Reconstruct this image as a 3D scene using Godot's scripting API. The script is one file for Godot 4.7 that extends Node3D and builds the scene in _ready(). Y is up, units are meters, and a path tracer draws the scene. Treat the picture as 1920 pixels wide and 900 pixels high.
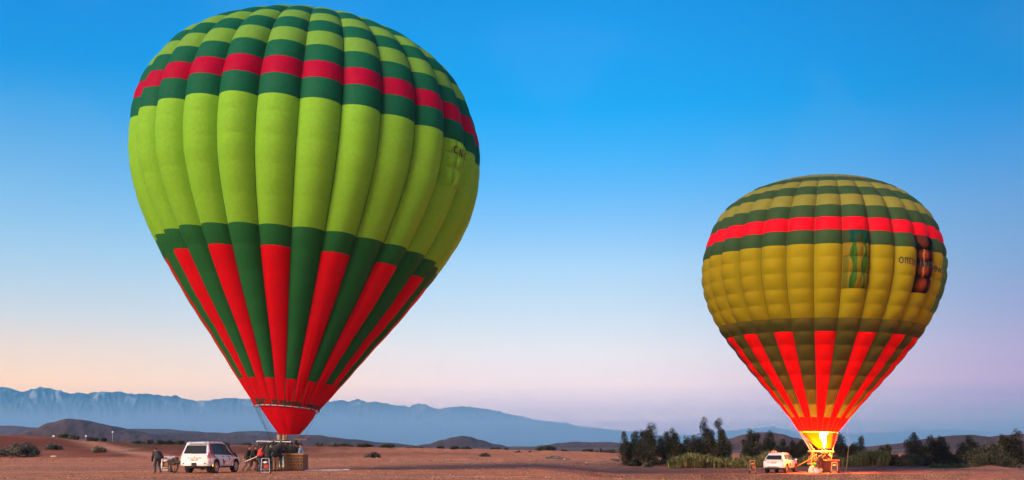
extends Node3D

const FOCAL := 2300.0      # focal length in pixels of the 1920-wide photograph
const EYE := 1.62
const GORES := 28

var rng := RandomNumberGenerator.new()
var noise := FastNoiseLite.new()
var fine := FastNoiseLite.new()
var streak := FastNoiseLite.new()
var used_names := {}
var head_proto: Array = []
var hand_proto: Array = []
var skins := {}


func _ready() -> void:
	rng.seed = 4127
	noise.seed = 11
	noise.frequency = 0.012
	noise.fractal_octaves = 5
	fine.seed = 23
	fine.frequency = 0.35
	fine.fractal_octaves = 4
	streak.seed = 5
	streak.frequency = 0.12
	streak.fractal_octaves = 3
	make_camera()
	make_sky_and_sun()
	make_ground()
	make_hills()
	make_balloon_one()
	make_balloon_two()
	make_trees()
	make_shrubs()
	make_reeds()
	make_vehicles()
	make_people()
	make_gear()
	make_small_things()


# ---------------------------------------------------------------- camera, sky, sun
func make_camera() -> void:
	var cam := Camera3D.new()
	cam.name = "camera"
	cam.projection = Camera3D.PROJECTION_FRUSTUM
	cam.near = 0.5
	cam.far = 40000.0
	cam.keep_aspect = Camera3D.KEEP_HEIGHT
	cam.size = 900.0 / FOCAL * cam.near
	cam.frustum_offset = Vector2(0.0, (836.0 - 450.0) / FOCAL * cam.near)
	cam.position = Vector3(0, EYE, 0)
	add_child(cam)
	cam.current = true


const SKY_AT := [0.0, 0.9, 1.6, 2.9, 4.4, 5.9, 8.3, 10.7, 13.1, 16.6, 20.0, 40.0, 90.0]
const SKY_LEFT := [[252, 206, 178], [252, 208, 181], [251, 211, 186], [247, 215, 195], [230, 216, 211], [203, 214, 226], [168, 205, 234], [134, 191, 235], [100, 174, 231], [40, 153, 229], [14, 142, 224], [22, 120, 205], [30, 105, 190]]
const SKY_MID := [[190, 186, 220], [196, 190, 220], [216, 202, 223], [236, 220, 227], [228, 228, 236], [206, 224, 240], [174, 214, 247], [126, 194, 250], [78, 180, 250], [20, 164, 243], [20, 152, 234], [22, 125, 210], [30, 105, 190]]
const SKY_RIGHT := [[110, 142, 184], [118, 145, 186], [146, 152, 192], [176, 164, 202], [172, 166, 206], [154, 165, 207], [128, 164, 210], [108, 160, 215], [74, 151, 220], [27, 141, 216], [18, 130, 206], [20, 112, 192], [30, 105, 190]]
const SUN_AZIMUTH := -137.0
const GLOW_AZIMUTH := -148.0   # degrees clockwise from straight ahead
const SUN_HEIGHT := 28.0
const EXPOSURE := 1.5
const HAZE := 0.0001
const HAZE_TOP := 455.0
const AIRLIGHT := Vector3(0.13, 0.31, 0.53)
const MIST := 0.0007
const MIST_TOP := 125.0


func lin(r: float, g: float, b: float) -> Color:
	return Color(r / 255.0, g / 255.0, b / 255.0).srgb_to_linear()


func sky_row(table: Array, up: float) -> Color:
	var k := 0
	while k < SKY_AT.size() - 2 and SKY_AT[k + 1] < up:
		k += 1
	var t: float = clampf((up - SKY_AT[k]) / (SKY_AT[k + 1] - SKY_AT[k]), 0.0, 1.0)
	var a: Array = table[k]
	var b: Array = table[k + 1]
	return lin(lerpf(a[0], b[0], t), lerpf(a[1], b[1], t), lerpf(a[2], b[2], t))


func make_sky_and_sun() -> void:
	var w := 1440
	var h := 720
	var im := Image.create(w, h, false, Image.FORMAT_RGBAF)
	var rows := []
	var veil := FastNoiseLite.new()
	veil.seed = 9
	veil.frequency = 0.09
	veil.fractal_octaves = 5
	for j in h:
		var up := 90.0 - (j + 0.5) / h * 180.0
		var e := maxf(up, 0.0)
		rows = [sky_row(SKY_LEFT, e), sky_row(SKY_MID, e), sky_row(SKY_RIGHT, e)]
		var tau: float = HAZE * minf(HAZE_TOP / maxf(sin(deg_to_rad(e)), 0.001), 9400.0)
		tau += MIST * maxf(0.0, minf(MIST_TOP / maxf(tan(deg_to_rad(e)), 0.001), 6400.0) - 3000.0)
		var pass_on := exp(-tau)
		var base := []
		for c: Color in rows:
			base.append(Color(maxf((c.r - AIRLIGHT.x * (1.0 - pass_on)) / pass_on, 0.0), maxf((c.g - AIRLIGHT.y * (1.0 - pass_on)) / pass_on, 0.0), maxf((c.b - AIRLIGHT.z * (1.0 - pass_on)) / pass_on, 0.0)))
		for i in w:
			var az := (i + 0.5) / w * 360.0
			var from_sun := absf(wrapf(az - GLOW_AZIMUTH, -180.0, 180.0))
			var c: Color
			if from_sun < 151.0:
				c = base[0].lerp(base[1], smoothstep(124.0, 151.0, from_sun))
			else:
				c = base[1].lerp(base[2], smoothstep(151.0, 174.0, from_sun))
			var wisp := veil.get_noise_3d(cos(deg_to_rad(az)) * 60.0, e * 1.6, sin(deg_to_rad(az)) * 60.0) * smoothstep(8.0, 13.0, e) * (1.0 - smoothstep(15.0, 24.0, e))
			im.set_pixel(i, j, c.lerp(Color(0.62, 0.74, 0.9), clampf(wisp * 0.1, 0.0, 0.02)) / EXPOSURE)
	var sky_material := PanoramaSkyMaterial.new()
	sky_material.panorama = ImageTexture.create_from_image(im)
	sky_material.energy_multiplier = 1.0
	var sky := Sky.new()
	sky.sky_material = sky_material
	var env := Environment.new()
	env.background_mode = Environment.BG_SKY
	env.sky = sky
	env.tonemap_mode = Environment.TONE_MAPPER_LINEAR
	env.tonemap_exposure = EXPOSURE
	env.fog_enabled = true
	env.fog_density = HAZE
	env.fog_light_color = Color(0.38, 0.76, 1.0)
	env.volumetric_fog_enabled = true
	env.volumetric_fog_density = 0.0
	env.sdfgi_enabled = true
	env.ssao_enabled = true
	env.ssil_enabled = true
	var world := WorldEnvironment.new()
	world.name = "world"
	world.environment = env
	add_child(world)
	var sun := DirectionalLight3D.new()
	sun.name = "sun"
	sun.light_color = Color(1.0, 0.86, 0.73)
	sun.light_energy = 1.6
	sun.light_angular_distance = 42.0
	sun.shadow_enabled = true
	var az := deg_to_rad(SUN_AZIMUTH)
	var el := deg_to_rad(SUN_HEIGHT)
	var to_sun := Vector3(sin(az) * cos(el), sin(el), -cos(az) * cos(el))
	sun.look_at_from_position(Vector3(0, 60, 0), Vector3(0, 60, 0) - to_sun, Vector3.UP)
	add_child(sun)


# ---------------------------------------------------------------- shared helpers
func at(px: float, py: float, depth: float) -> Vector3:
	return Vector3((px - 960.0) / FOCAL * depth, EYE + (836.0 - py) / FOCAL * depth, -depth)


func numbered(called: String) -> String:
	var n: int = used_names.get(called, 0)
	used_names[called] = n + 1
	return called if n == 0 else "%s_%03d" % [called, n]


func tag(o: Node, label: String, category: String, group := "", kind := "") -> Node:
	o.set_meta("label", label)
	if category:
		o.set_meta("category", category)
	if group:
		o.set_meta("group", group)
	if kind:
		o.set_meta("kind", kind)
	return o


func thing(called: String, where := Vector3.ZERO, turn := 0.0) -> Node3D:
	var o := Node3D.new()
	o.name = numbered(called)
	o.position = where
	o.rotation.y = turn
	add_child(o)
	return o


func part(called: String, m: Mesh, mat: Material, parent: Node = null) -> MeshInstance3D:
	var o := MeshInstance3D.new()
	o.mesh = m
	if mat:
		o.material_override = mat
	if parent == null:
		o.name = numbered(called)
		add_child(o)
	else:
		var n := 0
		var want := called
		while parent.has_node(NodePath(want)):
			n += 1
			want = "%s_%03d" % [called, n]
		o.name = want
		parent.add_child(o, true)
	return o


func paint(r: float, g: float, b: float, rough := 0.8, metal := 0.0) -> StandardMaterial3D:
	var m := StandardMaterial3D.new()      # r, g, b are linear base colours
	m.albedo_color = Color(r, g, b).linear_to_srgb()
	m.roughness = rough
	m.metallic = metal
	return m


func tinted(rough := 0.9) -> StandardMaterial3D:
	var m := StandardMaterial3D.new()
	m.vertex_color_use_as_albedo = true
	m.roughness = rough
	return m


func noise_texture(seed_: int, freq: float, size: int, low: Color, high: Color, octaves := 5) -> NoiseTexture2D:
	var n := FastNoiseLite.new()
	n.seed = seed_
	n.frequency = freq
	n.fractal_octaves = octaves
	var t := NoiseTexture2D.new()
	t.width = size
	t.height = size
	t.seamless = true
	t.noise = n
	var g := Gradient.new()
	g.set_color(0, low)
	g.set_color(1, high)
	t.color_ramp = g
	return t


func bump_texture(seed_: int, freq: float, size: int, strength: float) -> NoiseTexture2D:
	var n := FastNoiseLite.new()
	n.seed = seed_
	n.frequency = freq
	n.fractal_octaves = 5
	var t := NoiseTexture2D.new()
	t.width = size
	t.height = size
	t.seamless = true
	t.as_normal_map = true
	t.bump_strength = strength
	t.noise = n
	return t


class Geo:
	var p := PackedVector3Array()
	var c := PackedColorArray()
	var uv := PackedVector2Array()
	var f := PackedInt32Array()
	var tint := Color.WHITE

	func v(at_: Vector3, uv_ := Vector2.ZERO) -> int:
		p.append(at_)
		c.append(tint)
		uv.append(uv_)
		return p.size() - 1

	func tri(a: int, b: int, d: int) -> void:
		f.append(a)
		f.append(b)
		f.append(d)

	func quad(a: int, b: int, d: int, e: int) -> void:
		tri(a, b, d)
		tri(a, d, e)

	func box(center: Vector3, size: Vector3, turn := Basis()) -> void:
		var h := size / 2.0
		var k := p.size()
		for i in 8:
			v(center + turn * Vector3(h.x if i & 1 else -h.x, h.y if i & 2 else -h.y, h.z if i & 4 else -h.z))
		for q in [[0, 2, 3, 1], [5, 7, 6, 4], [4, 6, 2, 0], [1, 3, 7, 5], [2, 6, 7, 3], [4, 0, 1, 5]]:
			quad(k + q[0], k + q[3], k + q[2], k + q[1])

	func tube(points: PackedVector3Array, radii: PackedFloat32Array, sides := 6, caps := true) -> void:
		var k := p.size()
		var n := points.size()
		var side := Vector3.ZERO
		for i in n:
			var dir: Vector3 = (points[mini(i + 1, n - 1)] - points[maxi(i - 1, 0)]).normalized()
			if side == Vector3.ZERO:
				side = dir.cross(Vector3.UP if absf(dir.y) < 0.9 else Vector3.RIGHT).normalized()
			side = (side - dir * side.dot(dir)).normalized()
			var other := dir.cross(side)
			var r: float = radii[mini(i, radii.size() - 1)]
			for s in sides:
				var a := TAU * s / sides
				v(points[i] + (side * cos(a) + other * sin(a)) * r, Vector2(float(s) / sides, float(i) / n))
		for i in n - 1:
			for s in sides:
				var s2 := (s + 1) % sides
				quad(k + i * sides + s, k + (i + 1) * sides + s, k + (i + 1) * sides + s2, k + i * sides + s2)
		if caps:
			var a0 := v(points[0])
			var a1 := v(points[n - 1])
			for s in sides:
				var s2 := (s + 1) % sides
				tri(a0, k + s, k + s2)
				tri(a1, k + (n - 1) * sides + s2, k + (n - 1) * sides + s)

	func bar(a: Vector3, b: Vector3, r: float, sides := 6) -> void:
		tube(PackedVector3Array([a, b]), PackedFloat32Array([r]), sides)

	func ring(center: Vector3, axis: Vector3, radius: float, r: float, steps := 20, sides := 6) -> void:
		var u := axis.cross(Vector3.UP if absf(axis.y) < 0.9 else Vector3.RIGHT).normalized()
		var w := axis.cross(u)
		var k := p.size()
		for i in steps:
			var a := TAU * i / steps
			var out := u * cos(a) + w * sin(a)
			for s in sides:
				var b := TAU * s / sides
				v(center + out * (radius + r * cos(b)) + axis * (r * sin(b)))
		for i in steps:
			for s in sides:
				var i2 := (i + 1) % steps
				var s2 := (s + 1) % sides
				quad(k + i * sides + s, k + i2 * sides + s, k + i2 * sides + s2, k + i * sides + s2)

	func lathe(center: Vector3, axis: Vector3, profile: Array, steps := 16) -> void:
		var u := axis.cross(Vector3.UP if absf(axis.y) < 0.9 else Vector3.RIGHT).normalized()
		var w := axis.cross(u)
		var k := p.size()
		for q in profile:
			for i in steps:
				var a := TAU * i / steps
				v(center + axis * float(q[0]) + (u * cos(a) + w * sin(a)) * float(q[1]))
		for j in profile.size() - 1:
			for i in steps:
				var i2 := (i + 1) % steps
				quad(k + j * steps + i, k + (j + 1) * steps + i, k + (j + 1) * steps + i2, k + j * steps + i2)

	func blob(center: Vector3, size: Vector3, rough: float, r: RandomNumberGenerator, turn := Basis()) -> void:
		var k := p.size()
		var rows := 5
		var cols := 8
		for j in rows + 1:
			for i in cols:
				var a := TAU * i / cols
				var b := PI * j / rows
				var d := Vector3(sin(b) * cos(a), cos(b), sin(b) * sin(a)) * size
				v(center + turn * (d * (1.0 + r.randf_range(-rough, rough) * (1.0 if j > 0 and j < rows else 0.0))))
		for j in rows:
			for i in cols:
				var i2 := (i + 1) % cols
				quad(k + j * cols + i, k + j * cols + i2, k + (j + 1) * cols + i2, k + (j + 1) * cols + i)

	func grid(cols: int, rows: int, place: Callable) -> void:
		var k := p.size()
		for j in rows + 1:
			for i in cols + 1:
				var q: Vector3 = place.call(float(i) / cols, float(j) / rows)
				v(q, Vector2(float(i) / cols, float(j) / rows))
		for j in rows:
			for i in cols:
				var a := k + j * (cols + 1) + i
				quad(a, a + cols + 1, a + cols + 2, a + 1)

	# triangles with creases: corners share a normal only across edges flatter than the angle
	func mesh(crease := 40.0) -> ArrayMesh:
		var limit := cos(deg_to_rad(crease))
		var n := f.size() / 3
		var fn := PackedVector3Array()
		fn.resize(n)
		var by := {}
		for t in n:
			var a := p[f[t * 3]]
			fn[t] = (p[f[t * 3 + 2]] - a).cross(p[f[t * 3 + 1]] - a)
			for q in 3:
				var key := Vector3i((p[f[t * 3 + q]] * 5000.0).round())
				if by.has(key):
					by[key].append(t)
				else:
					by[key] = [t]
		var op := PackedVector3Array()
		var on := PackedVector3Array()
		var oc := PackedColorArray()
		var ou := PackedVector2Array()
		op.resize(n * 3)
		on.resize(n * 3)
		oc.resize(n * 3)
		ou.resize(n * 3)
		for t in n:
			var own := fn[t].normalized()
			for q in 3:
				var i := f[t * 3 + q]
				var sum := Vector3.ZERO
				for o: int in by[Vector3i((p[i] * 5000.0).round())]:
					if fn[o].normalized().dot(own) >= limit:
						sum += fn[o]
				op[t * 3 + q] = p[i]
				on[t * 3 + q] = sum.normalized() if sum.length_squared() > 0.0 else own
				oc[t * 3 + q] = c[i]
				ou[t * 3 + q] = uv[i]
		var arrays := []
		arrays.resize(Mesh.ARRAY_MAX)
		arrays[Mesh.ARRAY_VERTEX] = op
		arrays[Mesh.ARRAY_NORMAL] = on
		arrays[Mesh.ARRAY_COLOR] = oc
		arrays[Mesh.ARRAY_TEX_UV] = ou
		var m := ArrayMesh.new()
		m.add_surface_from_arrays(Mesh.PRIMITIVE_TRIANGLES, arrays)
		return m

	# every vertex shares one normal
	func smooth_mesh() -> ArrayMesh:
		var nn := PackedVector3Array()
		nn.resize(p.size())
		for t in range(0, f.size(), 3):
			var w := (p[f[t + 2]] - p[f[t]]).cross(p[f[t + 1]] - p[f[t]])
			nn[f[t]] += w
			nn[f[t + 1]] += w
			nn[f[t + 2]] += w
		for i in nn.size():
			nn[i] = nn[i].normalized() if nn[i].length_squared() > 0.0 else Vector3.UP
		var arrays := []
		arrays.resize(Mesh.ARRAY_MAX)
		arrays[Mesh.ARRAY_VERTEX] = p
		arrays[Mesh.ARRAY_NORMAL] = nn
		arrays[Mesh.ARRAY_COLOR] = c
		arrays[Mesh.ARRAY_TEX_UV] = uv
		arrays[Mesh.ARRAY_INDEX] = f
		var m := ArrayMesh.new()
		m.add_surface_from_arrays(Mesh.PRIMITIVE_TRIANGLES, arrays)
		return m


func table(xs: Array, ys: Array, x: float) -> float:
	if x <= xs[0]:
		return ys[0]
	for i in xs.size() - 1:
		if x <= xs[i + 1]:
			var t: float = (x - xs[i]) / (xs[i + 1] - xs[i])
			return lerpf(ys[i], ys[i + 1], t)
	return ys[ys.size() - 1]


func soft_table(xs: Array, ys: Array, x: float) -> float:
	if x <= xs[0]:
		return ys[0]
	for i in xs.size() - 1:
		if x <= xs[i + 1]:
			var t: float = (x - xs[i]) / (xs[i + 1] - xs[i])
			return lerpf(ys[i], ys[i + 1], t * t * (3.0 - 2.0 * t))
	return ys[ys.size() - 1]


# ---------------------------------------------------------------- ground, hills, mountains
const BROW_X := [-200.0, -110.0, -84.0, -78.3, -74.8, -67.8, -60.9, -53.9, -41.7, -27.8, -17.4, -5.2, 3.5, 12.2, 18.3, 30.0, 300.0]
const BROW_Y := [3.2, 3.5, 3.4, 3.15, 2.9, 2.3, 1.8, 1.72, 1.62, 1.45, 1.2, 1.0, 0.84, 0.58, 0.32, 0.2, 0.2]
const LOT_D := [58.0, 88.0, 92.3, 93.0, 93.4, 94.4, 118.0, 127.0, 140.0]
const LOT_Y := [0.0, -1.05, -1.1, -0.52, -0.48, -0.62, -0.62, -0.2, 0.0]
const SIDE_D := [58.0, 80.0, 118.0, 140.0]
const SIDE_Y := [0.0, -0.45, -0.45, -0.1]


func ground_y(x: float, d: float) -> float:
	var brow := soft_table(BROW_X, BROW_Y, x) * smoothstep(138.0, 200.0, d) * (1.0 - smoothstep(204.0, 262.0, d))
	var y := brow
	if d > 50.0 and d < 142.0 and x > 0.5:
		var lot := smoothstep(1.5, 9.0, x) * (1.0 - smoothstep(31.0, 37.0, x))
		var side := smoothstep(31.0, 37.0, x) * (1.0 - smoothstep(90.0, 140.0, x))
		var dd := d - fine.get_noise_2d(x * 0.4, 7.0) * 0.7 - noise.get_noise_1d(x * 4.0) * 0.8
		y += lot * table(LOT_D, LOT_Y, dd) + side * table(SIDE_D, SIDE_Y, d)
	var near := 1.0 - smoothstep(230.0, 420.0, d)
	var rough := 0.05 + 0.22 * smoothstep(140.0, 165.0, d) + 0.22 * smoothstep(120.0, 126.0, d) * (1.0 - smoothstep(134.0, 142.0, d)) * smoothstep(2.0, 9.0, x)
	y += (fine.get_noise_2d(x * 0.8, d * 0.8) * rough + streak.get_noise_2d(x * 0.35, d * 2.2) * 0.05 * (1.0 - smoothstep(120.0, 150.0, d))) * near * smoothstep(20.0, 50.0, d)
	# a low windrow of pushed earth along the edge of the clearing
	y += 0.22 * exp(-pow((d - 141.0 - noise.get_noise_1d(x * 3.0) * 4.0) / 2.2, 2.0)) * (0.6 + fine.get_noise_2d(x, 3.0)) * (1.0 - smoothstep(0.0, 8.0, x))
	return y


func ground_color(x: float, d: float) -> Color:
	var a := noise.get_noise_2d(x * 2.0, d * 2.0)
	var s := streak.get_noise_2d(x * 0.25 + 40.0, d * 2.4)
	var g := fine.get_noise_2d(x * 1.7, d * 1.7 + 90.0)
	var clay := Color(0.76, 0.295, 0.15)
	var pale := Color(0.86, 0.42, 0.25)
	var gravel := Color(0.50, 0.255, 0.175)
	var dark := Color(0.27, 0.075, 0.033)
	var c := clay.lerp(pale, clampf(0.35 + s * 0.9 + a * 0.5, 0.0, 1.0))
	c = c.lerp(gravel, clampf(0.15 + a * 1.2 - s * 0.7, 0.0, 0.85) * (1.0 - smoothstep(130.0, 150.0, d)))
	var lot := smoothstep(1.5, 12.0, x) * (1.0 - smoothstep(126.0, 132.0, d))
	c = c.lerp(gravel * 0.85, lot * 0.8)
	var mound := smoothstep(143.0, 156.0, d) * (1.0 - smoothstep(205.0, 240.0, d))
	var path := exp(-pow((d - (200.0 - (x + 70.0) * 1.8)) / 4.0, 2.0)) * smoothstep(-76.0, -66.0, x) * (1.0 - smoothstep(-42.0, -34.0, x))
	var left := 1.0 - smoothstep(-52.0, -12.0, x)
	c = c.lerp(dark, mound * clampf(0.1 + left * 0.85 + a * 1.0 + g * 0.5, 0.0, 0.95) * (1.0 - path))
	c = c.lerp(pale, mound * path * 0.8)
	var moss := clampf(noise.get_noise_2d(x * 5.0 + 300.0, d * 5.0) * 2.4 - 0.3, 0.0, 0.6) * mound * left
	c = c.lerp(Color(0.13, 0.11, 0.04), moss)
	var plain := smoothstep(215.0, 300.0, d)
	c = c.lerp(Color(0.25, 0.17, 0.15).lerp(Color(0.16, 0.13, 0.12), clampf(a * 2.0 + 0.4, 0.0, 1.0)), plain)
	var ruts := 0.0
	for q in [[70.0, 0.05, 3.0, 0.3], [71.7, 0.05, 3.0, 0.3], [78.5, 0.03, 4.0, 1.9], [80.2, 0.03, 4.0, 1.9], [88.0, 0.04, 5.0, 4.0], [89.7, 0.04, 5.0, 4.0], [64.5, 0.06, 2.0, 5.0], [109.0, 0.03, 6.0, 2.0], [111.0, 0.03, 6.0, 2.0]]:
		ruts += exp(-pow((d - q[0] - q[2] * sin(x * q[1] + q[3])) / 0.45, 2.0))
	c = c * (1.0 - 0.30 * minf(ruts, 1.0) * (0.6 + 0.8 * s))
	return c * (1.0 + g * 0.42)


func make_ground() -> void:
	var xs := PackedFloat32Array()
	var ds := PackedFloat32Array()
	var x := 0.0
	var step := 0.4
	while x < 16000.0:
		xs.append(x)
		if x > 0.0:
			xs.append(-x)
		if x > 46.0:
			step *= 1.07
		x += step
	xs.sort()
	var d := -900.0
	while d < 40.0:
		ds.append(d)
		d += clampf((42.0 - d) * 0.16, 1.5, 120.0)
	d = 40.0
	while d < 15000.0:
		ds.append(d)
		if d < 91.6:
			d += 0.45
		elif d < 95.0:
			d += 0.14
		elif d < 145.0:
			d += 0.45
		elif d < 206.0:
			d += 1.0
		else:
			d += maxf(1.2, (d - 200.0) * 0.05)
	var nx := xs.size()
	var nd := ds.size()
	var p := PackedVector3Array()
	var n := PackedVector3Array()
	var c := PackedColorArray()
	var uv := PackedVector2Array()
	p.resize(nx * nd)
	n.resize(nx * nd)
	c.resize(nx * nd)
	uv.resize(nx * nd)
	for j in nd:
		for i in nx:
			var k := j * nx + i
			p[k] = Vector3(xs[i], ground_y(xs[i], ds[j]), -ds[j])
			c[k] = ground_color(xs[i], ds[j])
			uv[k] = Vector2(xs[i], ds[j])
	var f := PackedInt32Array()
	f.resize((nx - 1) * (nd - 1) * 6)
	var q := 0
	for j in nd - 1:
		for i in nx - 1:
			var k := j * nx + i
			f[q] = k
			f[q + 1] = k + nx
			f[q + 2] = k + nx + 1
			f[q + 3] = k
			f[q + 4] = k + nx + 1
			f[q + 5] = k + 1
			q += 6
	for j in nd:
		for i in nx:
			var dx := p[j * nx + mini(i + 1, nx - 1)] - p[j * nx + maxi(i - 1, 0)]
			var dz := p[mini(j + 1, nd - 1) * nx + i] - p[maxi(j - 1, 0) * nx + i]
			n[j * nx + i] = dx.cross(dz).normalized()
	var arrays := []
	arrays.resize(Mesh.ARRAY_MAX)
	arrays[Mesh.ARRAY_VERTEX] = p
	arrays[Mesh.ARRAY_NORMAL] = n
	arrays[Mesh.ARRAY_COLOR] = c
	arrays[Mesh.ARRAY_TEX_UV] = uv
	arrays[Mesh.ARRAY_INDEX] = f
	var m := ArrayMesh.new()
	m.add_surface_from_arrays(Mesh.PRIMITIVE_TRIANGLES, arrays)
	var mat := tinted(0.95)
	mat.metallic_specular = 0.25
	mat.albedo_texture = noise_texture(3, 0.045, 1024, Color(0.56, 0.53, 0.51), Color(1, 1, 1), 6)
	mat.uv1_scale = Vector3(0.11, 0.11, 0.11)
	mat.normal_enabled = true
	mat.normal_texture = bump_texture(8, 0.05, 1024, 22.0)
	mat.normal_scale = 1.0
	var g := part("ground", m, mat)
	tag(g, "bare reddish brown desert ground of dirt and gravel", "", "", "structure")


func ridge(called: String, label: String, pts: Array, depth: float, spread: float, back: float, cols: int, mat: Material, kind: int) -> void:
	var px := []
	var py := []
	for q in pts:
		px.append(q[0])
		py.append(q[1])
	var g := Geo.new()
	var rows := 60 if kind == 1 else 26
	var x0: float = px[0]
	var x1: float = px[px.size() - 1]
	var k := 0
	for j in rows + 1:
		var t := -1.0 + 2.0 * j / rows           # -1 the foot nearest to the eye, 0 the crest, 1 the far foot
		for i in cols + 1:
			var u := lerpf(x0, x1, float(i) / cols)
			var top := EYE + (836.0 - (soft_table(px, py, u) if kind == 0 else table(px, py, u))) / FOCAL * depth
			var d := depth + (t * spread if t < 0.0 else t * back)
			var x := (u - 960.0) / FOCAL * depth
			var fall := 1.0 - absf(t)
			var y := 0.0
			var col := Color.WHITE
			if kind == 1:
				var wob := noise.get_noise_2d(x * 0.3, t * 25.0 + depth) * 260.0
				var rib := 1.0 - absf(fine.get_noise_2d((x + wob + t * 500.0) * 0.011, t * 1.4 + depth)) * 2.0
				var gully := absf(noise.get_noise_2d((x + wob) * 0.5, t * 170.0 + depth))
				var keep := 1.0 - smoothstep(0.0, 0.3, absf(t)) * (0.30 * gully + 0.16 * (1.0 - rib))
				y = top * pow(fall, 1.2) * keep + top * 0.05 * fine.get_noise_2d(x * 0.03 + t * 9.0, depth + t * 75.0) * (1.0 - smoothstep(0.2, 0.7, absf(t)))
				var slant := 1.0 if noise.get_noise_1d(x * 0.05) > 0.0 else -1.0
				var streaks := 0.34 - 1.5 * absf(fine.get_noise_2d((x + wob * 0.6) * 0.02 + slant * t * 60.0, t * 40.0 + slant * 5.0))
				var snow := smoothstep(0.70, 0.9, y / maxf(top, 1.0)) * smoothstep(0.06, 0.26, streaks + noise.get_noise_2d(x * 0.5, 77.0) * 0.8 - 0.09) * smoothstep(230.0, 330.0, top)
				col = Color(0.075, 0.10, 0.135).lerp(Color(0.05, 0.07, 0.095), clampf(gully * 3.0, 0.0, 1.0)).lerp(Color(0.8, 0.82, 0.85), snow * 0.3)
			else:
				var lump := noise.get_noise_2d(x * 1.2, t * 90.0 + depth)
				y = top * (0.5 + 0.5 * cos(t * PI)) * (1.0 + 0.16 * lump * smoothstep(0.05, 0.5, absf(t))) - 1.2 * absf(t)
				var dots := smoothstep(0.12, 0.3, fine.get_noise_2d(x * 1.1, d * 0.55 + y * 1.7))
				col = Color(0.105, 0.062, 0.056).lerp(Color(0.072, 0.045, 0.042), clampf(0.5 + lump * 1.6, 0.0, 1.0)).lerp(Color(0.034, 0.027, 0.023), dots * 0.75)
			g.tint = col
			g.v(Vector3(x * d / depth if t < 0.0 else x, y - 0.4, -d), Vector2(u, t))
			k += 1
	for j in rows:
		for i in cols:
			var a := j * (cols + 1) + i
			g.quad(a, a + cols + 1, a + cols + 2, a + 1)
	var o := part(called, g.smooth_mesh(), mat)
	tag(o, label, "", "", "structure")


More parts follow.
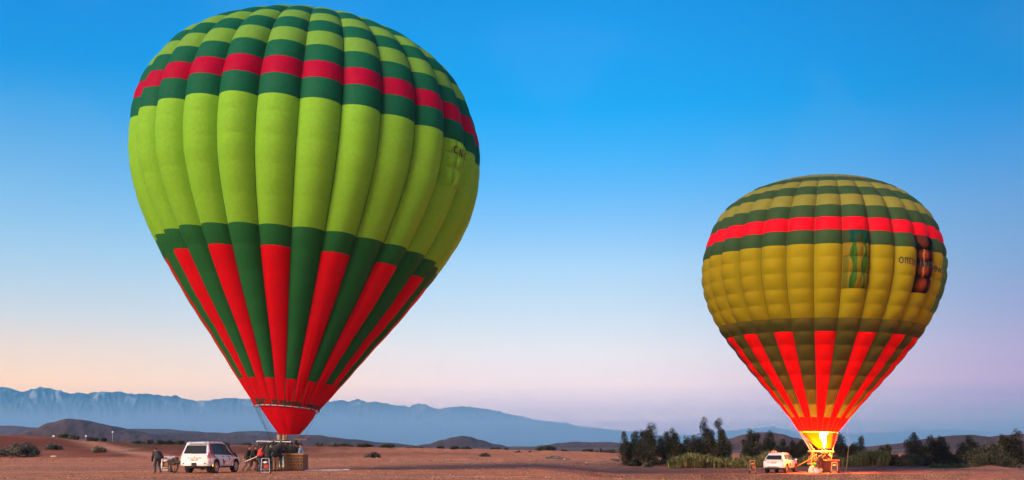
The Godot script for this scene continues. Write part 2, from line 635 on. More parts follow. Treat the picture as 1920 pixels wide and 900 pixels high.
func make_hills() -> void:
	# mist lying over the far plain, at the mountains' foot
	var mist := FogVolume.new()
	mist.name = "mist"
	mist.shape = RenderingServer.FOG_VOLUME_SHAPE_BOX
	mist.size = Vector3(15000, MIST_TOP, 3400)
	mist.position = Vector3(0, MIST_TOP / 2.0 - 1.0, -4700)
	var damp := FogMaterial.new()
	damp.density = MIST
	damp.albedo = Color(0.68, 0.86, 1.0)
	mist.material = damp
	add_child(mist)
	tag(mist, "pale mist over the far plain at the foot of the mountains", "", "", "stuff")
	var rock := tinted(1.0)
	rock.metallic_specular = 0.1
	ridge("mountain_range", "long hazy blue mountain range with streaks of snow along its crest", [[-420, 742], [-300, 735], [-200, 738], [-90, 729], [-40, 733], [0, 728], [14, 727], [45, 733], [70, 727], [110, 730], [130, 737], [152, 735], [170, 737], [185, 734], [215, 733], [232, 735], [252, 741], [268, 738], [290, 741], [330, 743], [345, 747], [362, 750], [395, 751], [415, 748], [432, 745], [460, 747], [480, 750], [510, 748], [545, 753], [580, 750], [615, 752], [640, 751], [655, 752], [672, 748.5], [690, 752], [710, 754], [725, 757], [750, 760.5], [770, 762], [785, 755.5], [800, 760], [815, 764], [825, 768], [833, 764], [843, 761], [853, 763], [865, 762], [890, 765], [920, 767], [942, 773], [958, 777], [975, 779], [990, 784], [1010, 788], [1040, 791], [1065, 793], [1078, 798], [1092, 801], [1120, 802], [1140, 804], [1170, 808], [1210, 812], [1260, 819], [1330, 826], [1400, 832]], 8600.0, 2300.0, 900.0, 760, rock, 1)
	ridge("far_mountain", "low pale blue mountain behind the balloon with the flame", [[1150, 834], [1200, 820], [1240, 816], [1290, 815], [1330, 811], [1358, 808], [1389, 806], [1417, 802.5], [1434, 801], [1449, 799], [1465, 803.5], [1481, 806.5], [1499, 810.5], [1540, 811], [1579, 810], [1601, 813], [1625, 811.5], [1641, 810], [1662, 810.5], [1682, 809.5], [1706, 806], [1720, 806], [1734, 807], [1750, 805], [1766, 805], [1789, 803], [1803, 805], [1817, 807], [1835, 808], [1850, 810.5], [1880, 813], [1920, 816], [2000, 820], [2150, 812], [2300, 822]], 8000.0, 1600.0, 900.0, 300, rock, 1)
	var earth := tinted(1.0)
	earth.metallic_specular = 0.1
	ridge("hill", "low dark bluish hill at the left edge of the picture", [[-260, 838], [-120, 806], [-30, 799], [20, 797.5], [60, 801], [110, 806], [200, 822], [260, 836]], 2300.0, 300.0, 300.0, 70, earth, 0)
	ridge("hill", "pointed brown hill above the grey shrubs on the left", [[-40, 838], [20, 816], [60, 804], [95, 791], [128, 784], [150, 786], [175, 792], [200, 797], [235, 805], [270, 812], [340, 821], [420, 828], [520, 836]], 1150.0, 330.0, 260.0, 120, earth, 0)
	ridge("hill", "broad low brown hill behind the white car with the red stripes", [[170, 838], [240, 820], [300, 813], [350, 811], [400, 810], [450, 813], [520, 822], [600, 832], [680, 838]], 1500.0, 330.0, 260.0, 110, earth, 0)
	ridge("hill", "flat bluish hill rising behind the brown hills on the left", [[150, 830], [205, 807], [250, 803.5], [310, 804], [360, 808], [440, 818], [520, 838]], 2500.0, 300.0, 300.0, 80, earth, 0)
	ridge("hill", "smooth bluish hill seen left of the red scoop", [[340, 838], [400, 816], [450, 808.5], [480, 807.5], [520, 810], [570, 816], [640, 830], [700, 838]], 2400.0, 300.0, 300.0, 80, earth, 0)
	ridge("hill", "brown hill with a flat shoulder behind the wicker basket", [[440, 838], [500, 822], [545, 816], [570, 814.5], [598, 815], [620, 819], [660, 823], [720, 829], [800, 836], [860, 838]], 1350.0, 300.0, 240.0, 110, earth, 0)
	ridge("hill", "small cone-shaped hill alone in the middle of the plain", [[760, 839], [800, 832], [830, 824], [850, 819], [866, 816.5], [880, 818], [900, 824], [930, 832], [965, 839]], 1250.0, 200.0, 200.0, 80, earth, 0)
	ridge("hill", "long low hill left of the dark tree group", [[980, 840], [1020, 834], [1050, 830], [1078, 827.5], [1110, 828.5], [1140, 828], [1168, 830], [1220, 836], [1260, 840]], 1300.0, 220.0, 200.0, 80, earth, 0)
	ridge("hill", "dark rounded hill right of the tall dark trees", [[1280, 840], [1340, 829], [1375, 820], [1400, 812.5], [1422, 809], [1445, 809], [1465, 812], [1490, 819], [1515, 825], [1560, 834], [1600, 840]], 620.0, 130.0, 110.0, 90, earth, 0)
	ridge("hill", "wide reddish hill behind the trees on the far right", [[1590, 844], [1640, 838], [1680, 831], [1720, 827], [1760, 818.5], [1790, 815], [1822, 813.5], [1845, 816.5], [1860, 818], [1890, 814], [1920, 812], [1990, 806], [2080, 812], [2200, 838]], 700.0, 150.0, 120.0, 110, earth, 0)


# ---------------------------------------------------------------- balloons
const PROFILE_ONE := [[2.55, 2.114], [3.3, 2.62], [4.12, 3.136], [6.6, 4.812], [9.0, 6.545], [11.45, 8.143], [12.55, 8.815], [14.5, 9.837], [16.5, 10.62], [18.3, 10.91], [19.66, 10.91], [20.92, 10.81], [22.03, 10.52], [23.16, 10.13], [24.21, 9.574], [25.16, 8.854], [26.0, 7.958], [26.9, 6.643], [27.65, 5.104], [28.2, 3.467], [28.5, 1.734], [28.6, 0.2883]]
const PROFILE_TWO := [[1.2, 1.576], [2.34, 2.354], [4.5, 4.038], [6.7, 5.762], [8.86, 7.358], [9.85, 7.949], [11.5, 8.737], [13.4, 9.279], [15.29, 9.318], [16.38, 9.131], [17.42, 8.835], [18.43, 8.373], [19.38, 7.713], [20.18, 6.905], [20.81, 6.077], [21.35, 5.063], [21.8, 3.792], [22.05, 2.334], [22.15, 0.2916]]


class Shell:
	var h := PackedFloat32Array()
	var r := PackedFloat32Array()
	var mh := PackedFloat32Array()
	var mr := PackedFloat32Array()
	var foot: Vector3
	var up: Vector3
	var e: Vector3
	var g: Vector3
	var phase := 0.0
	var bulge := 0.045
	var puff := 0.01
	var puffs: Array = []
	var dents: FastNoiseLite

	func setup(profile: Array, where: Vector3, tilt: Vector3, first: float) -> void:
		phase = first
		foot = where
		up = tilt.normalized()
		e = (Vector3.RIGHT - up * up.x).normalized()
		g = e.cross(up)
		if g.z < 0.0:
			g = -g
		var s := PackedFloat32Array()
		for q in profile:
			if h.size():
				s.append(s[s.size() - 1] + Vector2(q[0] - h[h.size() - 1], q[1] - r[r.size() - 1]).length())
			else:
				s.append(0.0)
			h.append(q[0])
			r.append(q[1])
		for i in h.size():
			var a := maxi(i - 1, 0)
			var b := mini(i + 1, h.size() - 1)
			# tangents per unit of index, from chord lengths, so that the curve stays even
			var here := (s[b] - s[a]) / float(b - a)
			mh.append((h[b] - h[a]) / (s[b] - s[a]) * here)
			mr.append((r[b] - r[a]) / (s[b] - s[a]) * here)

	func ring_at(t: float) -> Vector2:
		var i := clampi(int(t), 0, h.size() - 2)
		var u := t - i
		var u2 := u * u
		var u3 := u2 * u
		var a := 2.0 * u3 - 3.0 * u2 + 1.0
		var b := u3 - 2.0 * u2 + u
		var c := 3.0 * u2 - 2.0 * u3
		var d := u3 - u2
		return Vector2(a * h[i] + b * mh[i] + c * h[i + 1] + d * mh[i + 1], maxf(0.0, a * r[i] + b * mr[i] + c * r[i + 1] + d * mr[i + 1]))

	# a point of the envelope: t along the profile, k the gore (0.0 on a seam, 0.5 in the middle of the gore), lift away from the cloth
	func point(t: float, k: float, lift := 0.0) -> Vector3:
		var q := ring_at(t)
		var across := k - floorf(k)
		var swell := sqrt(maxf(0.0, 4.0 * across * (1.0 - across)))
		swell = lerpf(4.0 * across * (1.0 - across), swell, 0.35)
		var full := smoothstep(0.0, 3.0, t) * (1.0 - smoothstep(h.size() - 7.0, h.size() - 1.0, t) * 0.75)
		var row := 0.0
		for i in puffs.size() - 1:
			if t >= puffs[i] and t <= puffs[i + 1]:
				var v: float = (t - puffs[i]) / (puffs[i + 1] - puffs[i])
				row = pow(sin(PI * v), 0.6)
				break
		var own := 1.0
		if dents:
			own += 0.45 * dents.get_noise_2d(floorf(k) * 31.0, 5.0) + 0.25 * dents.get_noise_2d(floorf(k) * 17.0, t * 9.0)
		var rr := q.y * (1.0 + bulge * own * swell * full) + puff * own * row * swell * (0.4 + 0.6 * full)
		if dents:
			rr += dents.get_noise_2d(k * 9.0, t * 14.0) * 0.10 * swell
			rr += dents.get_noise_2d(k * 70.0 + t * 12.0, t * 7.0) * 0.16 * swell * (1.0 - smoothstep(0.5, 5.0, t))
		var a := phase + TAU * k / 28.0
		return foot + up * q.x + (e * sin(a) + g * cos(a)) * (rr + lift)

	func normal_at(t: float, k: float) -> Vector3:
		var a := point(t + 0.02, k) - point(t - 0.02, k)
		var b := point(t, k + 0.02) - point(t, k - 0.02)
		return b.cross(a).normalized()


func cloth(r: float, g: float, b: float, glow := 0.28, plain := false) -> StandardMaterial3D:
	var m := paint(r, g, b, 0.62)
	m.metallic_specular = 0.18
	m.backlight_enabled = true
	var most := maxf(r, maxf(g, b))
	m.backlight = (Color(r, g, b) / most * glow).linear_to_srgb()
	if not plain:
		m.albedo_texture = faded
		m.backlight = (Color(1, 1, 1) * minf(1.0, glow * 1.5)).linear_to_srgb()
	m.normal_enabled = true
	m.normal_texture = wrinkles
	m.normal_scale = 0.6
	m.uv1_triplanar = true
	m.uv1_scale = Vector3(0.5, 0.5, 0.5)
	return m


var wrinkles: NoiseTexture2D
var faded: NoiseTexture2D


func envelope(root: Node3D, s: Shell, rows: Array, first: int, count: int, mats: Dictionary, pick: Callable, tape_mat: Material, cols: int) -> void:
	# the gores that can be seen: each a part whose panels are sewn strips of cloth
	for k in range(first, first + count):
		var gore := Node3D.new()
		gore.name = "gore" if k == first else "gore_%03d" % (k - first)
		root.add_child(gore)
		for j in rows.size() - 1:
			var t0: float = rows[j]
			var t1: float = rows[j + 1]
			var g := Geo.new()
			var steps := 4 if t1 - t0 < 1.5 else 6
			g.grid(cols, steps, func(u: float, v: float) -> Vector3: return s.point(lerpf(t0, t1, v), k + u))
			part("fabric_panel", g.smooth_mesh(), mats[pick.call(j, k)], gore)
	# the gores behind: one mesh each, in the colours of their strips
	for k in range(first + count, first + GORES):
		var g := Geo.new()
		for j in rows.size() - 1:
			var t0: float = rows[j]
			var t1: float = rows[j + 1]
			var col: Color = mats[pick.call(j, k)].albedo_color
			g.tint = col.srgb_to_linear()
			g.grid(4, 3, func(u: float, v: float) -> Vector3: return s.point(lerpf(t0, t1, v), k + u))
		var back := part("gore", g.smooth_mesh(), mats["back"], null)
		back.get_parent().remove_child(back)
		back.name = "gore_%03d" % (k - first)
		root.add_child(back)
	for k in range(first, first + count + 1):
		var pts := PackedVector3Array()
		for i in 49:
			var t: float = lerpf(rows[0], rows[rows.size() - 1] - 0.3, i / 48.0)
			pts.append(s.point(t, k, 0.004))
		var g := Geo.new()
		g.tube(pts, PackedFloat32Array([0.027]), 5, false)
		part("load_tape", g.smooth_mesh(), tape_mat, root)


func lettering(root: Node3D, s: Shell, text: String, t: float, k: float, size: float, mat: Material, slope := 0.0, lift := 0.03, called := "lettering") -> void:
	var tm := TextMesh.new()
	var font := SystemFont.new()
	font.font_names = PackedStringArray(["Droid Sans"])
	font.font_weight = 700
	tm.font = font
	tm.text = text
	tm.font_size = 48
	tm.pixel_size = size / 48.0
	tm.depth = 0.0
	tm.curve_step = 1.0
	tm.horizontal_alignment = HORIZONTAL_ALIGNMENT_LEFT
	var arrays := tm.get_mesh_arrays()
	var pos: PackedVector3Array = arrays[Mesh.ARRAY_VERTEX]
	var out := PackedVector3Array()
	var nrm := PackedVector3Array()
	var q := s.ring_at(t)
	var per_gore := TAU / 28.0 * q.y
	var dt := 0.05
	var slope_len: float = (s.ring_at(t + dt) - s.ring_at(t - dt)).length() / (2.0 * dt)
	for v in pos:
		var kk := k + v.x * 0.7 / per_gore
		var tt := t + (v.y + v.x * slope) / slope_len
		out.append(s.point(tt, kk, lift))
		nrm.append(s.normal_at(tt, kk))
	arrays[Mesh.ARRAY_VERTEX] = out
	arrays[Mesh.ARRAY_NORMAL] = nrm
	arrays[Mesh.ARRAY_TANGENT] = null
	var m := ArrayMesh.new()
	m.add_surface_from_arrays(Mesh.PRIMITIVE_TRIANGLES, arrays)
	part(called, m, mat, root)


func pads(root: Node3D, s: Shell, k0: float, k1: float, ts: Array, cols: int, mat: Callable, swell := 0.16, called := "banner_pad") -> void:
	for j in ts.size() - 1:
		for i in cols:
			var a := lerpf(k0, k1, float(i) / cols)
			var b := lerpf(k0, k1, float(i + 1) / cols)
			var t0: float = ts[j]
			var t1: float = ts[j + 1]
			var g := Geo.new()
			g.grid(6, 6, func(u: float, v: float) -> Vector3: return s.point(lerpf(t0, t1, v), lerpf(a, b, u), 0.02 + swell * pow(sin(PI * u), 0.5) * pow(sin(PI * v), 0.5)))
			for q in g.uv.size():
				g.uv[q] = Vector2((i + g.uv[q].x) / cols, 1.0 - (j + g.uv[q].y) / (ts.size() - 1))
			part(called, g.smooth_mesh(), mat.call(i, j), root)


func rope(points: Array, r: float, mat: Material, root: Node, called := "rope", sides := 5) -> MeshInstance3D:
	var g := Geo.new()
	g.tube(PackedVector3Array(points), PackedFloat32Array([r]), sides)
	return part(called, g.smooth_mesh(), mat, root)


func burner(root: Node3D, where: Vector3, size: float, steel: Material, brass: Material, dark: Material, units: int) -> void:
	# a block of coiled burners: cans, coils, valves and hoses
	var b := Node3D.new()
	b.name = "burner"
	b.position = where
	root.add_child(b)
	for i in units:
		var x := (i - (units - 1) / 2.0) * size * 0.62
		for z in [-0.28, 0.28]:
			var g := Geo.new()
			g.lathe(Vector3(x, 0.0, z * size), Vector3.UP, [[0.0, 0.0], [0.0, size * 0.2], [size * 0.62, size * 0.25], [size * 0.62, size * 0.22], [0.1 * size, size * 0.16]], 14)
			part("burner_can", g.mesh(50.0), steel, b)
			for n in 4:
				var c := Geo.new()
				c.ring(Vector3(x, size * (0.14 + 0.14 * n), z * size), Vector3.UP, size * 0.27, size * 0.03, 16, 5)
				part("coil", c.smooth_mesh(), brass, b)
			var vlv := Geo.new()
			vlv.box(Vector3(x, -size * 0.14, z * size), Vector3(size * 0.2, size * 0.22, size * 0.2))
			vlv.bar(Vector3(x, -size * 0.2, z * size), Vector3(x + size * 0.25, -size * 0.34, z * size), size * 0.03)
			part("valve", vlv.mesh(), dark, b)
			var hose := Geo.new()
			var pts := PackedVector3Array()
			for n in 9:
				var u := n / 8.0
				pts.append(Vector3(x + size * 0.5 * sin(u * PI) * (1.0 if i > 0 else -1.0), -size * 0.2 - size * 0.9 * u, z * size + 0.1 * u))
			hose.tube(pts, PackedFloat32Array([size * 0.035]), 5)
			part("hose", hose.smooth_mesh(), dark, b)


func wicker_basket(root: Node3D, where: Vector3, turn: float, size: Vector3, cane: StandardMaterial3D, trim: Material, holes: Array, dark: Material) -> Node3D:
	var b := Node3D.new()
	b.name = "basket"
	b.position = where
	b.rotation.y = turn
	root.add_child(b)
	var h := size / 2.0
	var weave := Geo.new()
	# four wickerwork walls: rows of canes bulge in and out between upright stakes
	var sides := [[Vector3(-h.x, 0, h.z), Vector3(h.x, 0, h.z)], [Vector3(h.x, 0, h.z), Vector3(h.x, 0, -h.z)], [Vector3(h.x, 0, -h.z), Vector3(-h.x, 0, -h.z)], [Vector3(-h.x, 0, -h.z), Vector3(-h.x, 0, h.z)]]
	for w in 4:
		var g := Geo.new()
		var a: Vector3 = sides[w][0]
		var c: Vector3 = sides[w][1]
		var out := Vector3.UP.cross(c - a).normalized() * -1.0
		if out.dot(a + c) < 0.0:
			out = -out
		var n := int((c - a).length() / 0.055)
		var rows := 26
		for j in rows + 1:
			for i in n + 1:
				var wave := 0.012 * sin(i * PI / 2.0 + (PI if j % 2 else 0.0))
				g.tint = Color(1, 1, 1) * rng.randf_range(0.72, 1.0)
				g.v(a.lerp(c, float(i) / n) + Vector3.UP * (0.06 + (size.y - 0.12) * j / rows) + out * wave)
		for j in rows:
			for i in n:
				var k := j * (n + 1) + i
				g.quad(k, k + 1, k + n + 2, k + n + 1)
		part("wicker_wall", g.mesh(60.0), cane, b)
		var inner := Geo.new()
		inner.box((a + c) / 2.0 - out * 0.06 + Vector3.UP * size.y / 2.0, Vector3(absf(c.x - a.x) + 0.02 if absf(c.x - a.x) > 0.1 else 0.03, size.y - 0.1, absf(c.z - a.z) + 0.02 if absf(c.z - a.z) > 0.1 else 0.03))
		part("lining", inner.mesh(), dark, b)
	var floor_ := Geo.new()
	floor_.box(Vector3(0, 0.05, 0), Vector3(size.x - 0.08, 0.06, size.z - 0.08))
	part("floor_board", floor_.mesh(), dark, b)
	var rim := Geo.new()
	var corner := PackedVector3Array()
	for q in [Vector3(-h.x, size.y, h.z), Vector3(0, size.y, h.z), Vector3(h.x, size.y, h.z), Vector3(h.x, size.y, -h.z), Vector3(0, size.y, -h.z), Vector3(-h.x, size.y, -h.z), Vector3(-h.x, size.y, h.z)]:
		corner.append(q)
	for i in corner.size() - 1:
		rim.bar(corner[i], corner[i + 1], 0.06, 8)
	part("padded_rim", rim.mesh(60.0), trim, b)
	var skid := Geo.new()
	for z in [-h.z + 0.08, h.z - 0.04]:
		skid.box(Vector3(0, 0.03, z), Vector3(size.x + 0.06, 0.07, 0.09))
	part("skid", skid.mesh(), dark, b)
	for q in holes:
		var g := Geo.new()
		g.box(Vector3(q[0], q[1], h.z + 0.016), Vector3(q[2], q[3], 0.02))
		part("step_hole", g.mesh(), dark, b)
		var frame := Geo.new()
		for s in [-1.0, 1.0]:
			frame.box(Vector3(q[0] + s * (q[2] / 2.0 + 0.012), q[1], h.z + 0.02), Vector3(0.024, q[3] + 0.048, 0.03))
			frame.box(Vector3(q[0], q[1] + s * (q[3] / 2.0 + 0.012), h.z + 0.02), Vector3(q[2], 0.024, 0.03))
		part("hole_edge", frame.mesh(), trim, b)
	return b


func scoop(root: Node3D, s: Shell, top: float, low: Vector3, low_r: float, a0: float, a1: float, segs: int, mat: Callable) -> void:
	# a skirt of cloth that hangs from the mouth and narrows to the burner; angles in degrees, 0 towards the camera, 90 to the right
	for i in segs:
		var b0 := deg_to_rad(lerpf(a0, a1, float(i) / segs))
		var b1 := deg_to_rad(lerpf(a0, a1, float(i + 1) / segs))
		var g := Geo.new()
		var q := s.ring_at(0.0)
		g.grid(5, 9, func(u: float, v: float) -> Vector3:
			var a := lerpf(b0, b1, u)
			var hi: Vector3 = s.foot + s.up * (q.x + top) + (s.e * sin(a) + s.g * cos(a)) * (q.y * 0.93)
			var lo: Vector3 = low + Vector3(sin(a), 0, cos(a)) * low_r
			var belly := 0.10 * sin(PI * v) * (0.4 + 0.6 * sin(PI * u)) + fine.get_noise_2d(a * 8.0, v * 2.0) * 0.05
			return hi.lerp(lo, v) + Vector3(sin(a), 0, cos(a)) * belly)
		part("scoop_panel", g.smooth_mesh(), mat.call(i), root)


func settle(root: Node3D, base: Vector3) -> void:
	root.position = base
	for c in root.get_children():
		c.position -= base


func make_balloon_one() -> void:
	wrinkles = bump_texture(31, 0.02, 512, 5.0)
	faded = noise_texture(44, 0.012, 512, Color(0.92, 0.925, 0.92), Color(1, 1, 1), 6)
	var root := thing("hot_air_balloon", Vector3.ZERO)
	tag(root, "tall green balloon with red and dark green stripes and a crowd round its basket", "hot air balloon", "hot air balloons")
	var s := Shell.new()
	s.bulge = 0.064
	s.puff = 0.035
	s.setup(PROFILE_ONE, Vector3(-15.08, EYE, -81.0), Vector3(0.072, 1.0, -0.0713), 0.1176)
	var rows := [0.0, 2.0, 2.6, 3.2, 3.8, 4.4, 5.0, 6.0, 6.8, 7.6, 8.4, 9.2, 10.0, 11.0, 12.0, 13.0, 14.0, 15.0, 16.0, 17.0, 18.0, 21.0]
	s.puffs = rows
	s.dents = noise
	var mats := {"light": cloth(0.185, 0.445, 0.036), "dark": cloth(0.007, 0.105, 0.058), "low": cloth(0.017, 0.115, 0.036), "red": cloth(0.55, 0.003, 0.010), "band": cloth(0.33, 0.002, 0.034), "high": cloth(0.14, 0.33, 0.05)}
	var back := tinted(0.62)
	back.backlight_enabled = true
	back.backlight = Color(0.5, 0.5, 0.5)
	mats["back"] = back
	var black := paint(0.012, 0.014, 0.013, 0.8)
	var pick := func(j: int, k: int) -> String:
		if j == 0:
			return "red"
		if j <= 5:
			return "red" if posmod(k, 2) == 1 else "low"
		if j == 6:
			return "low"
		if j <= 11:
			return "light"
		return ["dark", "band", "dark", "high", "dark", "high", "dark", "high", "dark"][j - 12]
	envelope(root, s, rows, -7, 14, mats, pick, black, 10)
	# the banner of quilted pads in one gore, and the registration lettering across it
	pads(root, s, 4.03, 4.97, [8.1, 8.72, 9.35, 10.0], 3, func(_i: int, _j: int) -> Material: return mats["light"], 0.22)
	pads(root, s, 4.03, 4.97, [10.02, 10.98], 3, func(_i: int, _j: int) -> Material: return mats["dark"], 0.10)
	lettering(root, s, "C N-C", 9.46, 4.17, 0.64, black, -0.12, 0.27)
	# mouth: scoop, hoop and cables
	var pale := paint(0.42, 0.48, 0.54, 0.5)
	var hoop := PackedVector3Array()
	var q := s.ring_at(0.0)
	for i in 41:
		var a := TAU * i / 40.0
		hoop.append(s.foot + s.up * (q.x - 0.09) + (s.e * sin(a) + s.g * cos(a)) * q.y)
	var hg := Geo.new()
	hg.tube(hoop, PackedFloat32Array([0.026]), 6, false)
	part("mouth_hoop", hg.smooth_mesh(), pale, root)
	# dark strip painted as the mouth's inner shade along the cloth edge, deepest left
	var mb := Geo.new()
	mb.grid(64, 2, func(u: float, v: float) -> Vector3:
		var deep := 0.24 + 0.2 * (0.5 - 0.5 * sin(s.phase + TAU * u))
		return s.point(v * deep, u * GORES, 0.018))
	part("mouth_shade_strip", mb.smooth_mesh(), paint(0.045, 0.012, 0.008, 0.9), root)
	for k in range(-7, 8):
		var a = s.phase + TAU * k / 28.0
		var dirv: Vector3 = s.e * sin(a) + s.g * cos(a)
		var kg := Geo.new()
		kg.box(s.foot + s.up * (q.x - 0.05) + dirv * (q.y + 0.02), Vector3(0.07, 0.2, 0.07))
		part("hoop_clip", kg.mesh(), mats["red"] if k % 2 else black, root)
	var low := Vector3(-14.75, 2.36, -81.0)
	scoop(root, s, -0.16, low, 0.72, -52.0, 205.0, 9, func(_i: int) -> Material: return mats["red"])
	# load frame, burner, basket
	var steel := paint(0.55, 0.57, 0.6, 0.35, 0.7)
	var white := paint(0.5, 0.52, 0.55, 0.5)
	var brass := paint(0.26, 0.13, 0.04, 0.4, 0.7)
	var dark := paint(0.02, 0.018, 0.017, 0.7)
	burner(root, Vector3(-15.2, 2.02, -81.0), 0.54, steel, brass, dark, 2)
	var fr := Geo.new()
	for z in [-0.45, 0.45]:
		fr.bar(Vector3(-16.75, 1.93, -81.0 + z), Vector3(-14.55, 1.88, -81.0 + z), 0.034, 8)
	for x in [-16.75, -15.9, -15.25, -14.55]:
		fr.bar(Vector3(x, 1.9, -81.5), Vector3(x, 1.9, -80.5), 0.04, 8)
	part("load_frame", fr.mesh(50.0), white, root)
	var arm := Geo.new()
	arm.bar(Vector3(-14.6, 1.88, -80.7), Vector3(-14.2, 2.05, -80.7), 0.03)
	arm.box(Vector3(-13.85, 2.05, -80.8), Vector3(0.85, 0.10, 0.9), Basis(Vector3.FORWARD, 0.05))
	part("frame_flap", arm.mesh(), paint(0.10, 0.055, 0.04, 0.7), root)
	for x in [-16.1, -13.72]:
		for z in [-0.5, 0.5]:
			rope([Vector3(lerpf(-15.3, x, 0.55), 1.9, -81.0 + z * 0.9), Vector3(x * 0.6 - 14.9 * 0.4, 1.02, -81.0 + z)], 0.025, dark, root, "basket_pole")
	for k in [-9, -8, -7, -6, -5, -4, 5, 6, 8]:
		var a = s.phase + TAU * k / 28.0
		var from: Vector3 = s.foot + s.up * (q.x - 0.1) + (s.e * sin(a) + s.g * cos(a)) * q.y
		var to := Vector3(-16.0 + 0.09 * (k + 9) if k < 0 else -14.5 + 0.06 * k, 1.92, -81.0 + 0.45 * signf(cos(a)))
		rope([from, from.lerp(to, 0.5) + Vector3(0, -0.04, 0), to], 0.008, dark, root, "suspension_cable", 4)
	var cane := tinted(0.75)
	cane.albedo_color = Color(0.30, 0.14, 0.036).linear_to_srgb()
	cane.albedo_texture = noise_texture(12, 0.05, 256, Color(0.5, 0.42, 0.35), Color(1, 1, 1))
	cane.uv1_triplanar = true
	cane.uv1_scale = Vector3(1.5, 3.0, 1.5)
	var leather := paint(0.30, 0.14, 0.06, 0.5)
	var holes := []
	for x in [0.45, 0.7, 0.94, 1.14]:
		for y in [0.36, 0.74]:
			holes.append([x, y, 0.13, 0.15])
	var b := wicker_basket(root, Vector3(-14.9, ground_y(-14.9, 81.0) + 0.0, -81.2), -0.06, Vector3(2.5, 1.06, 1.5), cane, leather, holes, dark)
	# banner with a painted landscape on the basket's front
	var im := Image.create(64, 96, false, Image.FORMAT_RGBA8)
	for y in 96:
		for x in 64:
			var c := Color(0.36, 0.62, 0.78).lerp(Color(0.82, 0.86, 0.86), clampf(y / 70.0, 0.0, 1.0))
			if absf(x - (14 + y * 0.48)) < 2.6 and y > 6 and y < 74:
				c = Color(0.16, 0.2, 0.2)
			if Vector2((x - 38) / 11.0, (y - 84) / 8.0).length() < 1.0:
				c = Color(0.78, 0.33, 0.1)
			if Vector2((x - 50) / 8.0, (y - 70) / 8.0).length() < 1.0 and Vector2((x - 48) / 6.0, (y - 71) / 5.0).length() > 1.0:
				c = Color(0.22, 0.12, 0.08)
			if Vector2((x - 14) / 8.0, (y - 86) / 4.0).length() < 1.0:
				c = Color(0.45, 0.25, 0.15)
			if y < 9 and absf(x - 38) < 16:
				c = Color(0.14, 0.36, 0.3)
			im.set_pixel(x, y, c)
	var print_ := StandardMaterial3D.new()
	print_.albedo_texture = ImageTexture.create_from_image(im)
	print_.roughness = 0.6
	var bg := Geo.new()
	bg.grid(4, 6, func(u: float, v: float) -> Vector3: return Vector3(-0.5 + 0.5 * u, 0.95 - 0.74 * v, 0.785 + 0.015 * sin(u * PI) + 0.01 * sin(v * 5.0)))
	part("basket_banner", bg.smooth_mesh(), print_, b)
	settle(root, Vector3(-14.9, 0.0, -81.2))


